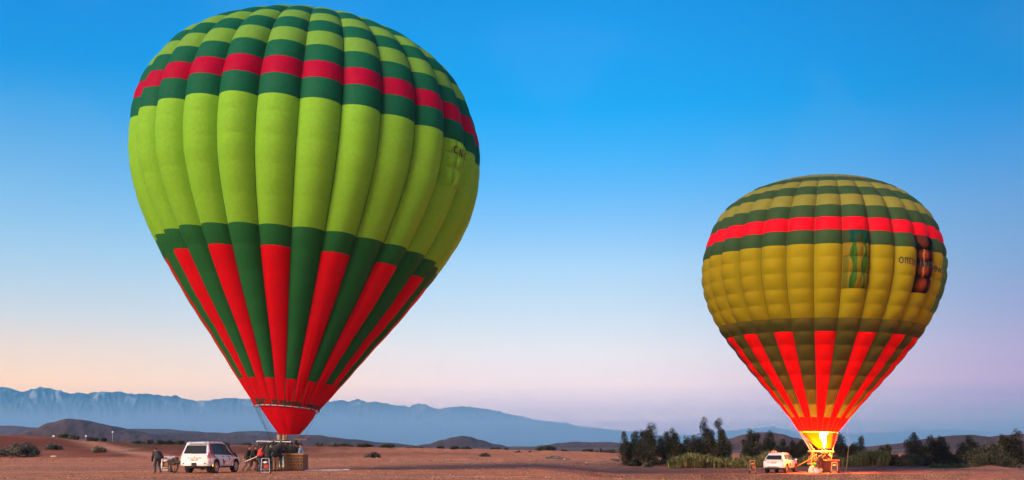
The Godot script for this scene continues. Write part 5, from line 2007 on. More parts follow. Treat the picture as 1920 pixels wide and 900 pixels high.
# a person stands at `where`, facing local +z turned by `turn`. pose: hip height, lean (chest offset from the hips), feet, hands, look
func person(label: String, where: Vector3, turn: float, pose: Dictionary, wear: Dictionary, group := "") -> Node3D:
	if head_proto.is_empty():
		head_proto.append(make_head())
		hand_proto.append(make_hand())
	var o := thing("person", where, turn)
	tag(o, label, "person", group)
	var k: float = pose.get("size", 1.0)
	var hip: Vector3 = pose.get("hip", Vector3(0, 0.93, 0))
	var chest: Vector3 = hip + pose.get("lean", Vector3(0, 0.48, 0.02))
	var spine := (chest - hip).normalized()
	var across: Vector3 = pose.get("across", Vector3.RIGHT)
	across = (across - spine * across.dot(spine)).normalized()
	var neck := chest + spine * 0.07
	var feet: Array = pose.get("feet", [Vector3(-0.11, 0.07, 0.0), Vector3(0.11, 0.07, 0.02)])
	var hands: Array = pose.get("hands", [Vector3(-0.3, 0.85, 0.12), Vector3(0.3, 0.85, 0.12)])
	var knee_way: Vector3 = pose.get("knees", Vector3(0, 0, 1))
	var elbow_way: Vector3 = pose.get("elbows", Vector3(0, -0.6, -0.6))
	var fat: float = wear.get("fat", 1.0)
	var bones := []      # [from, to, radius, radius, which]
	var lower := hip + spine * 0.03
	bones.append([lower - across * 0.075, lower + across * 0.075, 0.115 * fat, 0.115 * fat, "hips"])
	bones.append([hip + spine * 0.1, hip.lerp(chest, 0.55), 0.125 * fat, 0.13 * fat, "torso"])
	bones.append([hip.lerp(chest, 0.5), chest - spine * 0.05, 0.135 * fat, 0.135 * fat, "torso"])
	bones.append([chest - across * 0.13 - spine * 0.03, chest + across * 0.13 - spine * 0.03, 0.085 * fat, 0.085 * fat, "torso"])
	bones.append([chest, neck + spine * 0.04, 0.065, 0.055, "neck"])
	var wrists := []
	for s in 2:
		var e := -1.0 if s == 0 else 1.0
		var sh: Vector3 = chest + across * 0.185 * e - spine * 0.02
		var hand: Vector3 = hands[s]
		if (hand - sh).length() > 0.54:
			hand = sh + (hand - sh).normalized() * 0.54
		var el := bend(sh, hand, 0.29, 0.26, elbow_way + across * e * 0.5)
		bones.append([sh, el, 0.058 * fat, 0.046, "arm"])
		bones.append([el, hand, 0.045, 0.031, "arm"])
		wrists.append([hand, (hand - el).normalized(), e])
		var hj := hip + across * 0.095 * e - spine * 0.02
		var foot: Vector3 = feet[s]
		var kn := bend(hj, foot, 0.44, 0.42, knee_way)
		bones.append([hj, kn, 0.088 * fat, 0.062, "leg"])
		bones.append([kn, foot, 0.06, 0.042, "shin"])
		var toe := Vector3(foot.x, 0.035, foot.z) + Vector3(0.03 * e, 0, 0.17).rotated(Vector3.UP, pose.get("toes", 0.0))
		bones.append([Vector3(foot.x, foot.y - 0.025, foot.z) - (toe - foot).normalized() * 0.04, toe, 0.042, 0.034, "foot"])
	var a := Vector3(9, 9, 9)
	var c := -a
	for q in bones:
		for w in 2:
			var r: float = q[2 + w] + 0.05
			a = a.min(q[w] - Vector3.ONE * r)
			c = c.max(q[w] + Vector3.ONE * r)
	var cell := 0.026
	var skin: Color = wear.get("skin", Color(0.30, 0.16, 0.10))
	# the continuous body
	var g := Geo.new()
	var s := Field.new()
	s.setup(a, c, cell, 0.05)
	for q in bones:
		s.capsule(q[0], q[1], q[2] - 0.012, q[3] - 0.008)
	s.into(g, Transform3D(), func(_q: Vector3) -> Color: return skin)
	var look: Vector3 = pose.get("look", Vector3(0, 0, 1)).normalized()
	var hup := (spine * 0.4 + Vector3.UP * 0.6).normalized()
	hup = (hup - look * hup.dot(look)).normalized()
	var hb := Basis(hup.cross(look), hup, look)
	var head_at := Transform3D(hb, neck + spine * 0.04)
	add_copy(g, head_proto[0], head_at, skin)
	for w in wrists:
		var dn: Vector3 = w[1]
		var palm: Vector3 = (Vector3(0, 0, 1) - dn * dn.z)
		if palm.length() < 0.2:
			palm = Vector3(1, 0, 0) - dn * dn.x
		palm = palm.normalized()
		var yb := -dn
		var xb := yb.cross(palm)
		var basis := Basis(xb * (1.0 if w[2] > 0.0 else -1.0), yb, palm)
		add_copy(g, hand_proto[0], Transform3D(basis, w[0]), skin)
	part("body", g.smooth_mesh(), skins_mat(), o)
	# clothes: shells round the same bones
	var sets := [["jacket", wear.get("top", Color(0.015, 0.015, 0.018)), ["torso", "arm", "hips"], 0.022], ["trousers", wear.get("legs", Color(0.03, 0.03, 0.035)), ["hips", "leg", "shin"], 0.012], ["shoe", wear.get("shoes", Color(0.02, 0.018, 0.017)), ["foot"], 0.008]]
	for q in sets:
		var cg := Geo.new()
		var cs := Field.new()
		cs.setup(a, c, cell, 0.045)
		for bn in bones:
			if not bn[4] in q[2]:
				continue
			if q[0] == "trousers" and bn[4] == "shin" and wear.get("shorts", false):
				continue
			if q[0] == "jacket" and bn[4] == "arm" and wear.get("short_sleeves", false) and bn[3] < 0.04:
				continue
			var grow: float = q[3] + (0.006 if q[0] == "jacket" else 0.0)
			cs.capsule(bn[0], bn[1], bn[2] + grow, bn[3] + grow)
		cs.into(cg)
		part(q[0], cg.smooth_mesh(), cloth_mat(q[1]), o)
	if wear.has("vest"):
		var vg := Geo.new()
		var vs := Field.new()
		vs.setup(a, c, cell, 0.045)
		for bn in bones:
			if bn[4] == "torso":
				vs.capsule(bn[0], bn[1], bn[2] + 0.04, bn[3] + 0.04)
		vs.into(vg)
		part("vest", vg.smooth_mesh(), cloth_mat(wear["vest"]), o)
	# hair or a hat
	var hair := Geo.new()
	var hs := Field.new()
	hs.setup(Vector3(-0.12, 0.0, -0.14), Vector3(0.12, 0.28, 0.12), 0.014, 0.02)
	hs.capsule(Vector3(0, 0.175, -0.026), Vector3(0, 0.172, 0.0), 0.098, 0.09, Vector3(0.9, 1.0, 1.0))
	hs.capsule(Vector3(0, 0.13, -0.05), Vector3(0, 0.10, -0.045), 0.078, 0.062)
	if wear.get("long_hair", false):
		hs.capsule(Vector3(0, 0.12, -0.06), Vector3(0, 0.0, -0.07), 0.08, 0.06)
	hs.into(hair, head_at)
	if wear.has("hat"):
		part("hair", hair.smooth_mesh(), cloth_mat(wear.get("hair", Color(0.012, 0.010, 0.009))), o)
		var cap := Geo.new()
		var cs2 := Field.new()
		cs2.setup(Vector3(-0.15, 0.12, -0.16), Vector3(0.15, 0.32, 0.2), 0.014, 0.02)
		cs2.capsule(Vector3(0, 0.20, -0.02), Vector3(0, 0.2, 0.0), 0.10, 0.095, Vector3(0.95, 1, 1))
		if wear.get("brim", false):
			cs2.capsule(Vector3(0, 0.185, -0.02), Vector3(0, 0.185, 0.02), 0.02, 0.02, Vector3(8, 1, 8))
		else:
			cs2.capsule(Vector3(0, 0.175, 0.08), Vector3(0, 0.165, 0.16), 0.03, 0.03, Vector3(2, 0.6, 1))
		cs2.cut_below(0.162)
		cs2.into(cap, head_at)
		part("hat", cap.smooth_mesh(), cloth_mat(wear["hat"]), o)
	else:
		part("hair", hair.smooth_mesh(), cloth_mat(wear.get("hair", Color(0.012, 0.010, 0.009))), o)
	if k != 1.0:
		o.scale = Vector3.ONE * k
	return o


func skins_mat() -> StandardMaterial3D:
	if not skins.has("skin"):
		skins["skin"] = tinted(0.55)
	return skins["skin"]


func cloth_mat(c: Color) -> StandardMaterial3D:
	if not skins.has(c):
		skins[c] = paint(c.r, c.g, c.b, 0.9)
	return skins[c]


func rider(label: String, px: float, d: float, turn: float, pose: Dictionary, wear: Dictionary) -> void:
	person(label, spot_on(px, d, 0.1), turn, pose, wear, "riders standing in the tall balloon's basket")


func make_people() -> void:
	var crowd := "people round the tall balloon's basket"
	var black := Color(0.013, 0.013, 0.015)
	var navy := Color(0.016, 0.02, 0.035)
	var jeans := Color(0.04, 0.06, 0.09)
	var khaki := Color(0.24, 0.14, 0.085)
	var pale := Color(0.36, 0.24, 0.2)
	var right := PI / 2.0          # facing right in the photograph
	var away := PI
	# walking man who holds the end of the pale rope, and the one beside him
	person("man in a dark sweater and light trousers, leftmost of the crowd, holding the rope's end", spot_on(462.5, 80.5), right - 0.25,
		{"hip": Vector3(0, 0.86, 0.0), "lean": Vector3(0, 0.44, 0.15), "feet": [Vector3(-0.1, 0.09, -0.28), Vector3(0.1, 0.07, 0.12)], "hands": [Vector3(-0.22, 0.82, 0.3), Vector3(0.22, 0.72, -0.02)], "look": Vector3(0, -0.2, 1)},
		{"top": black, "legs": Color(0.10, 0.075, 0.07), "fat": 1.1}, crowd)
	person("man in black with brown trousers striding beside the leftmost man", spot_on(474.5, 80.8), right - 0.1,
		{"hip": Vector3(0, 0.85, 0.0), "lean": Vector3(0, 0.46, 0.12), "feet": [Vector3(-0.1, 0.07, -0.34), Vector3(0.1, 0.07, 0.24)], "hands": [Vector3(-0.22, 0.95, 0.36), Vector3(0.22, 0.9, 0.36)], "look": Vector3(0, -0.1, 1)},
		{"top": black, "legs": Color(0.09, 0.05, 0.035)}, crowd)
	person("dark-clothed person pressed between the striding man and the red vest", spot_on(483.5, 81.6), right + 0.2,
		{"lean": Vector3(0, 0.47, 0.1), "hands": [Vector3(-0.2, 1.2, 0.42), Vector3(0.2, 1.3, 0.42)], "feet": [Vector3(-0.1, 0.07, -0.2), Vector3(0.1, 0.07, 0.16)]},
		{"top": black, "legs": Color(0.12, 0.06, 0.045), "long_hair": true}, crowd)
	person("person in a bright red vest and jeans, reaching one arm up behind the trolley", spot_on(486.0, 77.6), right + 0.55,
		{"hip": Vector3(0, 0.90, 0), "lean": Vector3(0, 0.46, 0.14), "feet": [Vector3(-0.12, 0.07, -0.12), Vector3(0.1, 0.07, 0.12)], "hands": [Vector3(-0.25, 1.88, 0.42), Vector3(0.2, 1.05, 0.42)], "elbows": Vector3(0, 0.1, -1)},
		{"top": black, "legs": jeans, "vest": Color(0.62, 0.03, 0.025), "skin": Color(0.36, 0.2, 0.13)}, crowd)
	person("broad person in black with thick dark hair, behind the metal trolley", spot_on(502.5, 78.6), away - 0.35,
		{"lean": Vector3(0, 0.5, 0.06), "hands": [Vector3(-0.26, 1.3, 0.4), Vector3(0.28, 1.3, 0.38)], "look": Vector3(0.2, 0.05, 1)},
		{"top": black, "legs": navy, "fat": 1.22, "long_hair": true}, crowd)
	person("person in a brimmed dark hat stretching both arms to the burner frame", spot_on(508.5, 80.2), away - 0.7,
		{"size": 1.04, "lean": Vector3(0, 0.5, 0.03), "hands": [Vector3(-0.2, 1.72, 0.5), Vector3(0.24, 1.72, 0.5)], "elbows": Vector3(0, -1, -0.2)},
		{"top": Color(0.05, 0.07, 0.11), "legs": navy, "hat": black, "brim": true, "vest": Color(0.05, 0.30, 0.07), "skin": Color(0.4, 0.23, 0.15)}, crowd)
	person("tall man in a black coat and tan trousers standing before the basket, arms raised", spot_on(517.0, 79.4), away - 0.1,
		{"size": 1.05, "lean": Vector3(0, 0.5, 0.03), "hands": [Vector3(-0.22, 1.8, 0.36), Vector3(0.24, 1.82, 0.36)], "elbows": Vector3(0, -0.6, -0.6), "feet": [Vector3(-0.14, 0.07, 0), Vector3(0.13, 0.07, 0.03)]},
		{"top": black, "legs": khaki, "fat": 1.16}, crowd)
	person("man in navy on the right of the tall man in tan trousers", spot_on(524.0, 79.9), away + 0.3,
		{"lean": Vector3(0, 0.49, 0.04), "hands": [Vector3(-0.22, 1.76, 0.34), Vector3(0.22, 1.2, 0.4)], "elbows": Vector3(0, -0.6, -0.6)},
		{"top": navy, "legs": Color(0.10, 0.06, 0.045)}, crowd)
	person("person in a hood half hidden behind the red vest, one arm up to the frame", spot_on(492.5, 82.0), right - 0.1,
		{"lean": Vector3(0, 0.48, 0.1), "hands": [Vector3(-0.15, 1.78, 0.3), Vector3(0.2, 1.2, 0.4)], "elbows": Vector3(0, -0.2, -1)},
		{"top": black, "legs": navy, "long_hair": true}, crowd)
	person("dark figure with a lowered head, wedged between the broad person and the tall man", spot_on(511.5, 82.2), away + 0.2,
		{"hands": [Vector3(-0.22, 1.3, 0.4), Vector3(0.2, 1.62, 0.4)], "look": Vector3(0, -0.4, 1)},
		{"top": Color(0.03, 0.022, 0.02), "legs": navy}, crowd)
	# in the basket, whose floor is 0.1 m above the ground
	rider("dark-haired rider with bare forearms raised to the burner, leftmost in the basket", 527.5, 81.0, away + 0.6, {"hands": [Vector3(-0.15, 1.75, 0.28), Vector3(0.25, 1.4, 0.4)], "elbows": Vector3(0, -0.7, 0)}, {"top": black, "short_sleeves": true, "skin": Color(0.42, 0.25, 0.17)})
	rider("rider in a dark jacket with pale sleeves, next to the leftmost rider", 537.0, 81.3, -0.5, {"hands": [Vector3(-0.2, 1.5, 0.35), Vector3(0.2, 1.2, 0.35)], "size": 1.02}, {"top": Color(0.05, 0.045, 0.035), "skin": Color(0.4, 0.24, 0.16)})
	rider("tall dark rider reaching with both hands to the burner, behind the banner", 531.5, 81.9, away - 0.4, {"hands": [Vector3(-0.2, 1.78, 0.2), Vector3(0.2, 1.8, 0.25)], "elbows": Vector3(0, -0.4, -0.6), "size": 1.03}, {"top": Color(0.02, 0.018, 0.017), "hair": Color(0.02, 0.012, 0.01)})
	rider("broad rider in a black coat and a red-edged cap, back to the photographer", 547.0, 80.75, away + 0.1, {"hands": [Vector3(-0.3, 1.1, 0.3), Vector3(0.34, 1.1, 0.3)], "size": 1.0}, {"top": black, "fat": 1.3, "hat": Color(0.22, 0.03, 0.025)})
	rider("rider whose red-cheeked face shows between the black coat and the blue shirt", 556.0, 81.4, -0.6, {"hands": [Vector3(-0.2, 1.1, 0.3), Vector3(0.2, 1.1, 0.3)], "size": 0.93}, {"top": Color(0.03, 0.06, 0.07), "skin": Color(0.42, 0.2, 0.14)})
	rider("rider holding one dark sleeve straight up, behind the blue shirt", 559.5, 81.9, away - 0.2, {"hands": [Vector3(-0.2, 1.0, 0.3), Vector3(0.16, 1.92, 0.1)], "elbows": Vector3(0.4, 0, -0.4), "size": 0.95}, {"top": black})
	rider("man in a light blue shirt with brown hair, rightmost in the basket", 566.0, 81.1, -right - 0.1, {"hands": [Vector3(-0.25, 1.05, 0.3), Vector3(0.2, 1.15, 0.35)], "lean": Vector3(0, 0.48, 0.08), "size": 0.95}, {"top": Color(0.20, 0.30, 0.44), "hair": Color(0.05, 0.025, 0.015), "skin": Color(0.4, 0.22, 0.15)})
	# alone by the hose trolley
	person("man in a dark jacket bending forward with his head down, left of the hose trolley", spot_on(296.0, 72.6), away + 0.55,
		{"hip": Vector3(0, 0.84, -0.05), "lean": Vector3(0.0, 0.34, 0.30), "feet": [Vector3(-0.15, 0.07, -0.06), Vector3(0.15, 0.07, 0.0)], "hands": [Vector3(-0.36, 0.85, 0.5), Vector3(0.2, 0.55, 0.6)], "look": Vector3(0, -0.9, 0.5)},
		{"top": Color(0.022, 0.024, 0.03), "legs": Color(0.02, 0.026, 0.042)})
	# round the lit basket
	var lit := "people round the lit balloon's basket"
	person("person in an orange jacket sitting on the frame left of the lit basket", spot_on(1517.5, 103.6) + Vector3(0, 0.22, 0), right - 0.2,
		{"hip": Vector3(0, 0.62, 0), "lean": Vector3(0, 0.44, 0.1), "feet": [Vector3(-0.1, 0.07, 0.36), Vector3(0.1, 0.07, 0.34)], "hands": [Vector3(-0.2, 0.9, 0.4), Vector3(0.2, 0.8, 0.42)]},
		{"top": Color(0.5, 0.09, 0.03), "legs": Color(0.03, 0.025, 0.025), "skin": Color(0.36, 0.2, 0.12)}, lit)
	person("broad dark figure standing in the lit basket, back turned", spot_on(1546.0, 102.4) + Vector3(0, 0.1, 0), away - 0.1,
		{"size": 0.98, "hands": [Vector3(-0.3, 1.25, 0.3), Vector3(0.32, 1.3, 0.3)], "elbows": Vector3(0, -0.4, -0.4)},
		{"top": Color(0.05, 0.03, 0.025), "fat": 1.25}, lit)
	person("stooping dark figure at the left end of the lit basket", spot_on(1534.5, 101.2), right - 0.5,
		{"hip": Vector3(0, 0.88, -0.02), "lean": Vector3(0, 0.44, 0.2), "hands": [Vector3(-0.1, 1.35, 0.5), Vector3(0.2, 1.0, 0.5)]},
		{"top": Color(0.06, 0.03, 0.022), "legs": Color(0.04, 0.03, 0.025)}, lit)
	person("person in a purple-grey top reaching up at the right end of the lit basket", spot_on(1557.5, 103.4) + Vector3(0, 0.02, 0), -right + 0.3,
		{"size": 0.95, "hands": [Vector3(-0.15, 1.6, 0.36), Vector3(0.2, 1.5, 0.4)], "elbows": Vector3(0, -0.7, 0)},
		{"top": Color(0.18, 0.08, 0.14), "legs": Color(0.05, 0.04, 0.05), "skin": Color(0.45, 0.26, 0.15)}, lit)


# ---------------------------------------------------------------- trolleys, ropes, bags
func trolley(label: String, where: Vector3, turn: float, tilt: float, group: String, metal: Material, can_mat: Material, extra: Material, size := 1.0) -> Node3D:
	# a two-wheeled inflation fan on a tubular frame: engine block, cage and fuel can between two uprights
	var o := thing("fan_trolley", where, turn)
	tag(o, label, "trolley", group)
	var t := Basis(Vector3.RIGHT, tilt)
	var fr := Geo.new()
	for s in [-1.0, 1.0]:
		fr.bar(t * Vector3(0.30 * s, 0.12, 0), t * Vector3(0.24 * s, 1.02, 0), 0.026, 8)
		fr.bar(t * Vector3(0.24 * s, 1.02, 0), t * Vector3(0.20 * s, 1.06, 0), 0.026, 8)
	fr.bar(t * Vector3(-0.21, 1.05, 0), t * Vector3(0.21, 1.05, 0), 0.026, 8)
	fr.bar(t * Vector3(-0.29, 0.32, 0), t * Vector3(0.29, 0.32, 0), 0.022, 8)
	fr.bar(t * Vector3(-0.31, 0.12, 0), t * Vector3(0.31, 0.12, 0), 0.022, 8)
	for s in [-1.0, 1.0]:
		fr.bar(t * Vector3(0.30 * s, 0.12, 0), t * Vector3(0.28 * s, 0.08, 0.34), 0.02, 6)
	fr.bar(t * Vector3(-0.28, 0.08, 0.34), t * Vector3(0.28, 0.08, 0.34), 0.02, 6)
	part("frame", fr.mesh(50.0), metal, o)
	var dark := paint(0.018, 0.016, 0.016, 0.8)
	for s in [-1.0, 1.0]:
		var w := Geo.new()
		w.lathe(Vector3(0.34 * s, 0.13, -0.03), Vector3(s, 0, 0), [[-0.04, 0.0], [-0.04, 0.11], [-0.02, 0.13], [0.02, 0.13], [0.04, 0.11], [0.04, 0.0]], 16)
		part("wheel", w.mesh(40.0), dark, o)
	var eng := Geo.new()
	eng.box(t * Vector3(0, 0.54, -0.1), Vector3(0.4, 0.36, 0.26), t)
	eng.box(t * Vector3(0.02, 0.76, -0.1), Vector3(0.3, 0.1, 0.22), t)
	part("engine", eng.mesh(), dark, o)
	var can := Geo.new()
	can.box(t * Vector3(0.05, 0.5, 0.04), Vector3(0.3, 0.24, 0.1), t)
	can.lathe(t * Vector3(0.05, 0.62, 0.04), t * Vector3.UP, [[0.0, 0.05], [0.05, 0.04], [0.05, 0.0]], 10)
	part("fuel_can", can.mesh(40.0), can_mat, o)
	var tank := Geo.new()
	tank.blob(t * Vector3(0.0, 0.78, 0.0), Vector3(0.15, 0.08, 0.09), 0.0, rng, t)
	part("tank", tank.mesh(60.0), extra, o)
	var cage := Geo.new()
	for n in 3:
		cage.ring(t * Vector3(0, 0.55, -0.28), t * Vector3(0, 0, 1), 0.12 + 0.1 * n, 0.010, 18, 4)
	for n in 6:
		var a := TAU * n / 6.0
		cage.bar(t * Vector3(0, 0.55, -0.28), t * Vector3(cos(a) * 0.32, 0.55 + sin(a) * 0.32, -0.28), 0.008, 4)
	part("fan_cage", cage.mesh(50.0), metal, o)
	for n in 4:
		var bl := Geo.new()
		var a := TAU * n / 4.0 + 0.4
		bl.box(t * Vector3(cos(a) * 0.15, 0.55 + sin(a) * 0.15, -0.25), Vector3(0.26, 0.07, 0.012), t * Basis(Vector3(0, 0, 1), a) * Basis(Vector3.RIGHT, 0.5))
		part("fan_blade", bl.mesh(), dark, o)
	o.scale = Vector3.ONE * size
	return o


func spot_on(px: float, d: float, lift := 0.0) -> Vector3:
	var x := (px - 960.0) / FOCAL * d
	return Vector3(x, ground_y(x, d) + lift, -d)


func make_gear() -> void:
	var alloy := paint(0.40, 0.42, 0.45, 0.4, 0.6)
	var white := paint(0.7, 0.69, 0.72, 0.5)
	var red := paint(0.36, 0.02, 0.018, 0.5)
	var rust := paint(0.32, 0.10, 0.03, 0.6)
	var pale := paint(0.62, 0.60, 0.64, 0.7)
	trolley("metal trolley with a red fuel can and white tank, in front of the crowd", spot_on(497.5, 71.6), 0.12, -0.06, "fan trolleys", alloy, red, pale, 0.86)
	trolley("white-framed trolley with a brown engine beside the bending man", spot_on(311.0, 76.5), 0.28, -0.22, "fan trolleys", white, rust, pale, 0.92)
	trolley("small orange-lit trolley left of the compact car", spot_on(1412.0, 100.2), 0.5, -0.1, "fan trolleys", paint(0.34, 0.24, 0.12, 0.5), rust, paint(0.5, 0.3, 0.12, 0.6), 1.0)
	trolley("tilted trolley leaning on the right end of the lit basket", spot_on(1564.5, 100.6), -0.3, -0.2, "fan trolleys", paint(0.30, 0.24, 0.22, 0.5), paint(0.04, 0.03, 0.03, 0.7), paint(0.7, 0.42, 0.12, 0.6), 0.86)

	# hose draped over a box beside the left trolley
	var dark := paint(0.035, 0.032, 0.026, 0.85)
	var box := thing("fabric_box", spot_on(321.5, 75.8), 0.2)
	tag(box, "pale lilac covered box on legs between the white trolley and the coiled hose", "box")
	var bx := Geo.new()
	bx.grid(6, 8, func(u: float, v: float) -> Vector3:
		var a := v * TAU
		return Vector3(lerpf(-0.24, 0.24, u), 0.86 + sin(a) * (0.15 + 0.02 * sin(u * 9.0)), cos(a) * 0.17))
	part("cover", bx.smooth_mesh(), paint(0.34, 0.32, 0.40, 0.85), box)
	var lg := Geo.new()
	lg.box(Vector3(-0.06, 0.62, 0.0), Vector3(0.3, 0.3, 0.24))
	part("box_body", lg.mesh(), dark, box)
	for s in [-1.0, 1.0]:
		var leg := Geo.new()
		leg.bar(Vector3(0.16 * s, 0.75, 0.1), Vector3(0.2 * s, 0.0, 0.12), 0.02)
		leg.bar(Vector3(0.16 * s, 0.75, -0.1), Vector3(0.2 * s, 0.0, -0.12), 0.02)
		part("leg", leg.mesh(50.0), dark, box)
	var strap := Geo.new()
	strap.grid(1, 6, func(u: float, v: float) -> Vector3: return Vector3(0.14 + 0.06 * u, lerpf(0.86, 0.28, v), 0.185 - 0.05 * v))
	part("strap", strap.mesh(), paint(0.55, 0.20, 0.02, 0.7), box)
	var hose := thing("coiled_hose", spot_on(326.5, 73.0), 0.35)
	tag(hose, "dark coiled hose standing in upright loops, left of the large white car", "hose")
	for n in 6:
		var g := Geo.new()
		var pts := PackedVector3Array()
		for i in 25:
			var a := TAU * i / 24.0
			var rx := 0.205 + 0.022 * sin(n * 2.3)
			pts.append(Vector3(cos(a) * rx + 0.02 * sin(n * 1.7), 0.42 + sin(a) * (0.42 - 0.012 * n) * (1.0 if sin(a) < 0.0 else 0.62 + 0.1 * sin(n)), (n - 3) * 0.035 + 0.02 * sin(a * 2.0 + n)))
		g.tube(pts, PackedFloat32Array([0.024]), 6, false)
		part("loop", g.smooth_mesh(), dark, hose)
	var lump := Geo.new()
	for n in 7:
		lump.blob(Vector3(rng.randf_range(-0.04, 0.26), rng.randf_range(0.52, 0.86), rng.randf_range(-0.1, 0.1)), Vector3(0.14, 0.11, 0.12), 0.12, rng)
	part("hose_bundle", lump.mesh(70.0), paint(0.045, 0.032, 0.024, 0.9), hose)
	var tail := Geo.new()
	tail.blob(Vector3(-0.22, 0.16, 0.05), Vector3(0.08, 0.15, 0.08), 0.1, rng)
	part("hose_end", tail.mesh(70.0), dark, hose)

	# the pale rope held by the leftmost man
	var rg := Geo.new()
	var r0 := at(462.0, 864.5, 80.3)
	var r1 := at(497.0, 846.5, 79.0)
	var r2 := at(514.0, 829.0, 80.6)
	rg.tube(PackedVector3Array([r0 + Vector3(-0.1, -0.05, 0), r0, r0.lerp(r1, 0.5) + Vector3(0, -0.05, 0), r1, r1.lerp(r2, 0.5), r2]), PackedFloat32Array([0.028]), 6)
	tag(part("rope", rg.smooth_mesh(), paint(0.58, 0.5, 0.46, 0.85)), "thick pale rope slanting from the leftmost man up to the burner frame", "rope")
	var yg := Geo.new()
	var y0 := at(1494.0, 874.5, 103.8)
	var y1 := at(1531.0, 852.5, 102.4)
	yg.tube(PackedVector3Array([y0 + Vector3(-0.15, 0.28, 0.3), y0, y0.lerp(y1, 0.5) + Vector3(0, -0.04, 0), y1]), PackedFloat32Array([0.05]), 6)
	tag(part("strap_rope", yg.smooth_mesh(), paint(0.62, 0.42, 0.05, 0.8)), "bright yellow strap stretched from the compact car's front to the lit burner frame", "strap")

	# pale ground sheet right of the wicker basket
	var sh := Geo.new()
	sh.grid(40, 6, func(u: float, v: float) -> Vector3:
		var x := lerpf(-13.65, -10.7, u)
		var d := lerpf(80.4, 82.2, v) + 0.25 * fine.get_noise_2d(u * 20.0, 3.0)
		return Vector3(x, ground_y(x, d) + 0.025 + 0.09 * absf(fine.get_noise_2d(u * 30.0, v * 6.0)) * sin(PI * v), -d))
	tag(part("ground_sheet", sh.smooth_mesh(), paint(0.62, 0.56, 0.58, 0.85)), "long pale cloth lying on the ground right of the wicker basket", "cloth")

	# by the lit basket
	var bag := Geo.new()
	bag.blob(Vector3.ZERO, Vector3(0.17, 0.15, 0.15), 0.05, rng)
	var gb := part("green_bag", bag.mesh(70.0), paint(0.06, 0.46, 0.03, 0.8))
	gb.position = spot_on(1526.5, 100.3, 0.75)
	tag(gb, "bright green bag on top of the white sacks left of the lit basket", "bag")
	for q in [[1522.0, 0.34, 0.23, 0.35, "tall white sack under the green bag"], [1530.5, 0.26, 0.25, 0.27, "stained white sack between the green bag and the lit basket"], [1538.0, 0.22, 0.19, 0.23, "small tan sack leaning on the lit basket's left side"]]:
		var sk := Geo.new()
		var prof := []
		for n in [[0.0, 0.0], [0.0, 0.85], [0.15, 1.05], [0.5, 1.0], [0.95, 0.92], [1.4, 0.8], [1.62, 0.45], [1.74, 0.2], [1.9, 0.34], [1.95, 0.0]]:
			prof.append([(n[0] - 1.0) * q[3], n[1] * q[2]])
		sk.lathe(Vector3.ZERO, Vector3(0.06, 1, 0.04).normalized(), prof, 12)
		for n in sk.p.size():
			sk.p[n] += Vector3(1, 0.4, 1) * fine.get_noise_3d(sk.p[n].x * 9.0 + q[0], sk.p[n].y * 7.0, sk.p[n].z * 9.0) * 0.09
		var so := part("cloth_sack", sk.mesh(70.0), paint(0.62, 0.5, 0.44, 0.9) if q[0] < 1535 else paint(0.36, 0.22, 0.13, 0.9))
		so.position = spot_on(q[0], 100.7, q[1])
		tag(so, q[4], "sack", "sacks beside the lit basket")
	var post := thing("lamp_post_stand", spot_on(1518.0, 101.6))
	post.name = "steel_stand"
	tag(post, "upright dark stand with a pale upper tube, left of the lit basket", "stand")
	var pg := Geo.new()
	pg.bar(Vector3(0, 0, 0), Vector3(0, 0.72, 0), 0.07, 8)
	pg.box(Vector3(0, 0.03, 0), Vector3(0.34, 0.06, 0.34))
	part("leg", pg.mesh(50.0), paint(0.025, 0.022, 0.02, 0.8), post)
	var pu := Geo.new()
	pu.bar(Vector3(0.13, 0.72, 0), Vector3(0.25, 1.72, 0), 0.05, 8)
	pu.box(Vector3(0.06, 0.74, 0), Vector3(0.5, 0.06, 0.3))
	part("tube", pu.mesh(50.0), paint(0.66, 0.46, 0.16, 0.6), post)


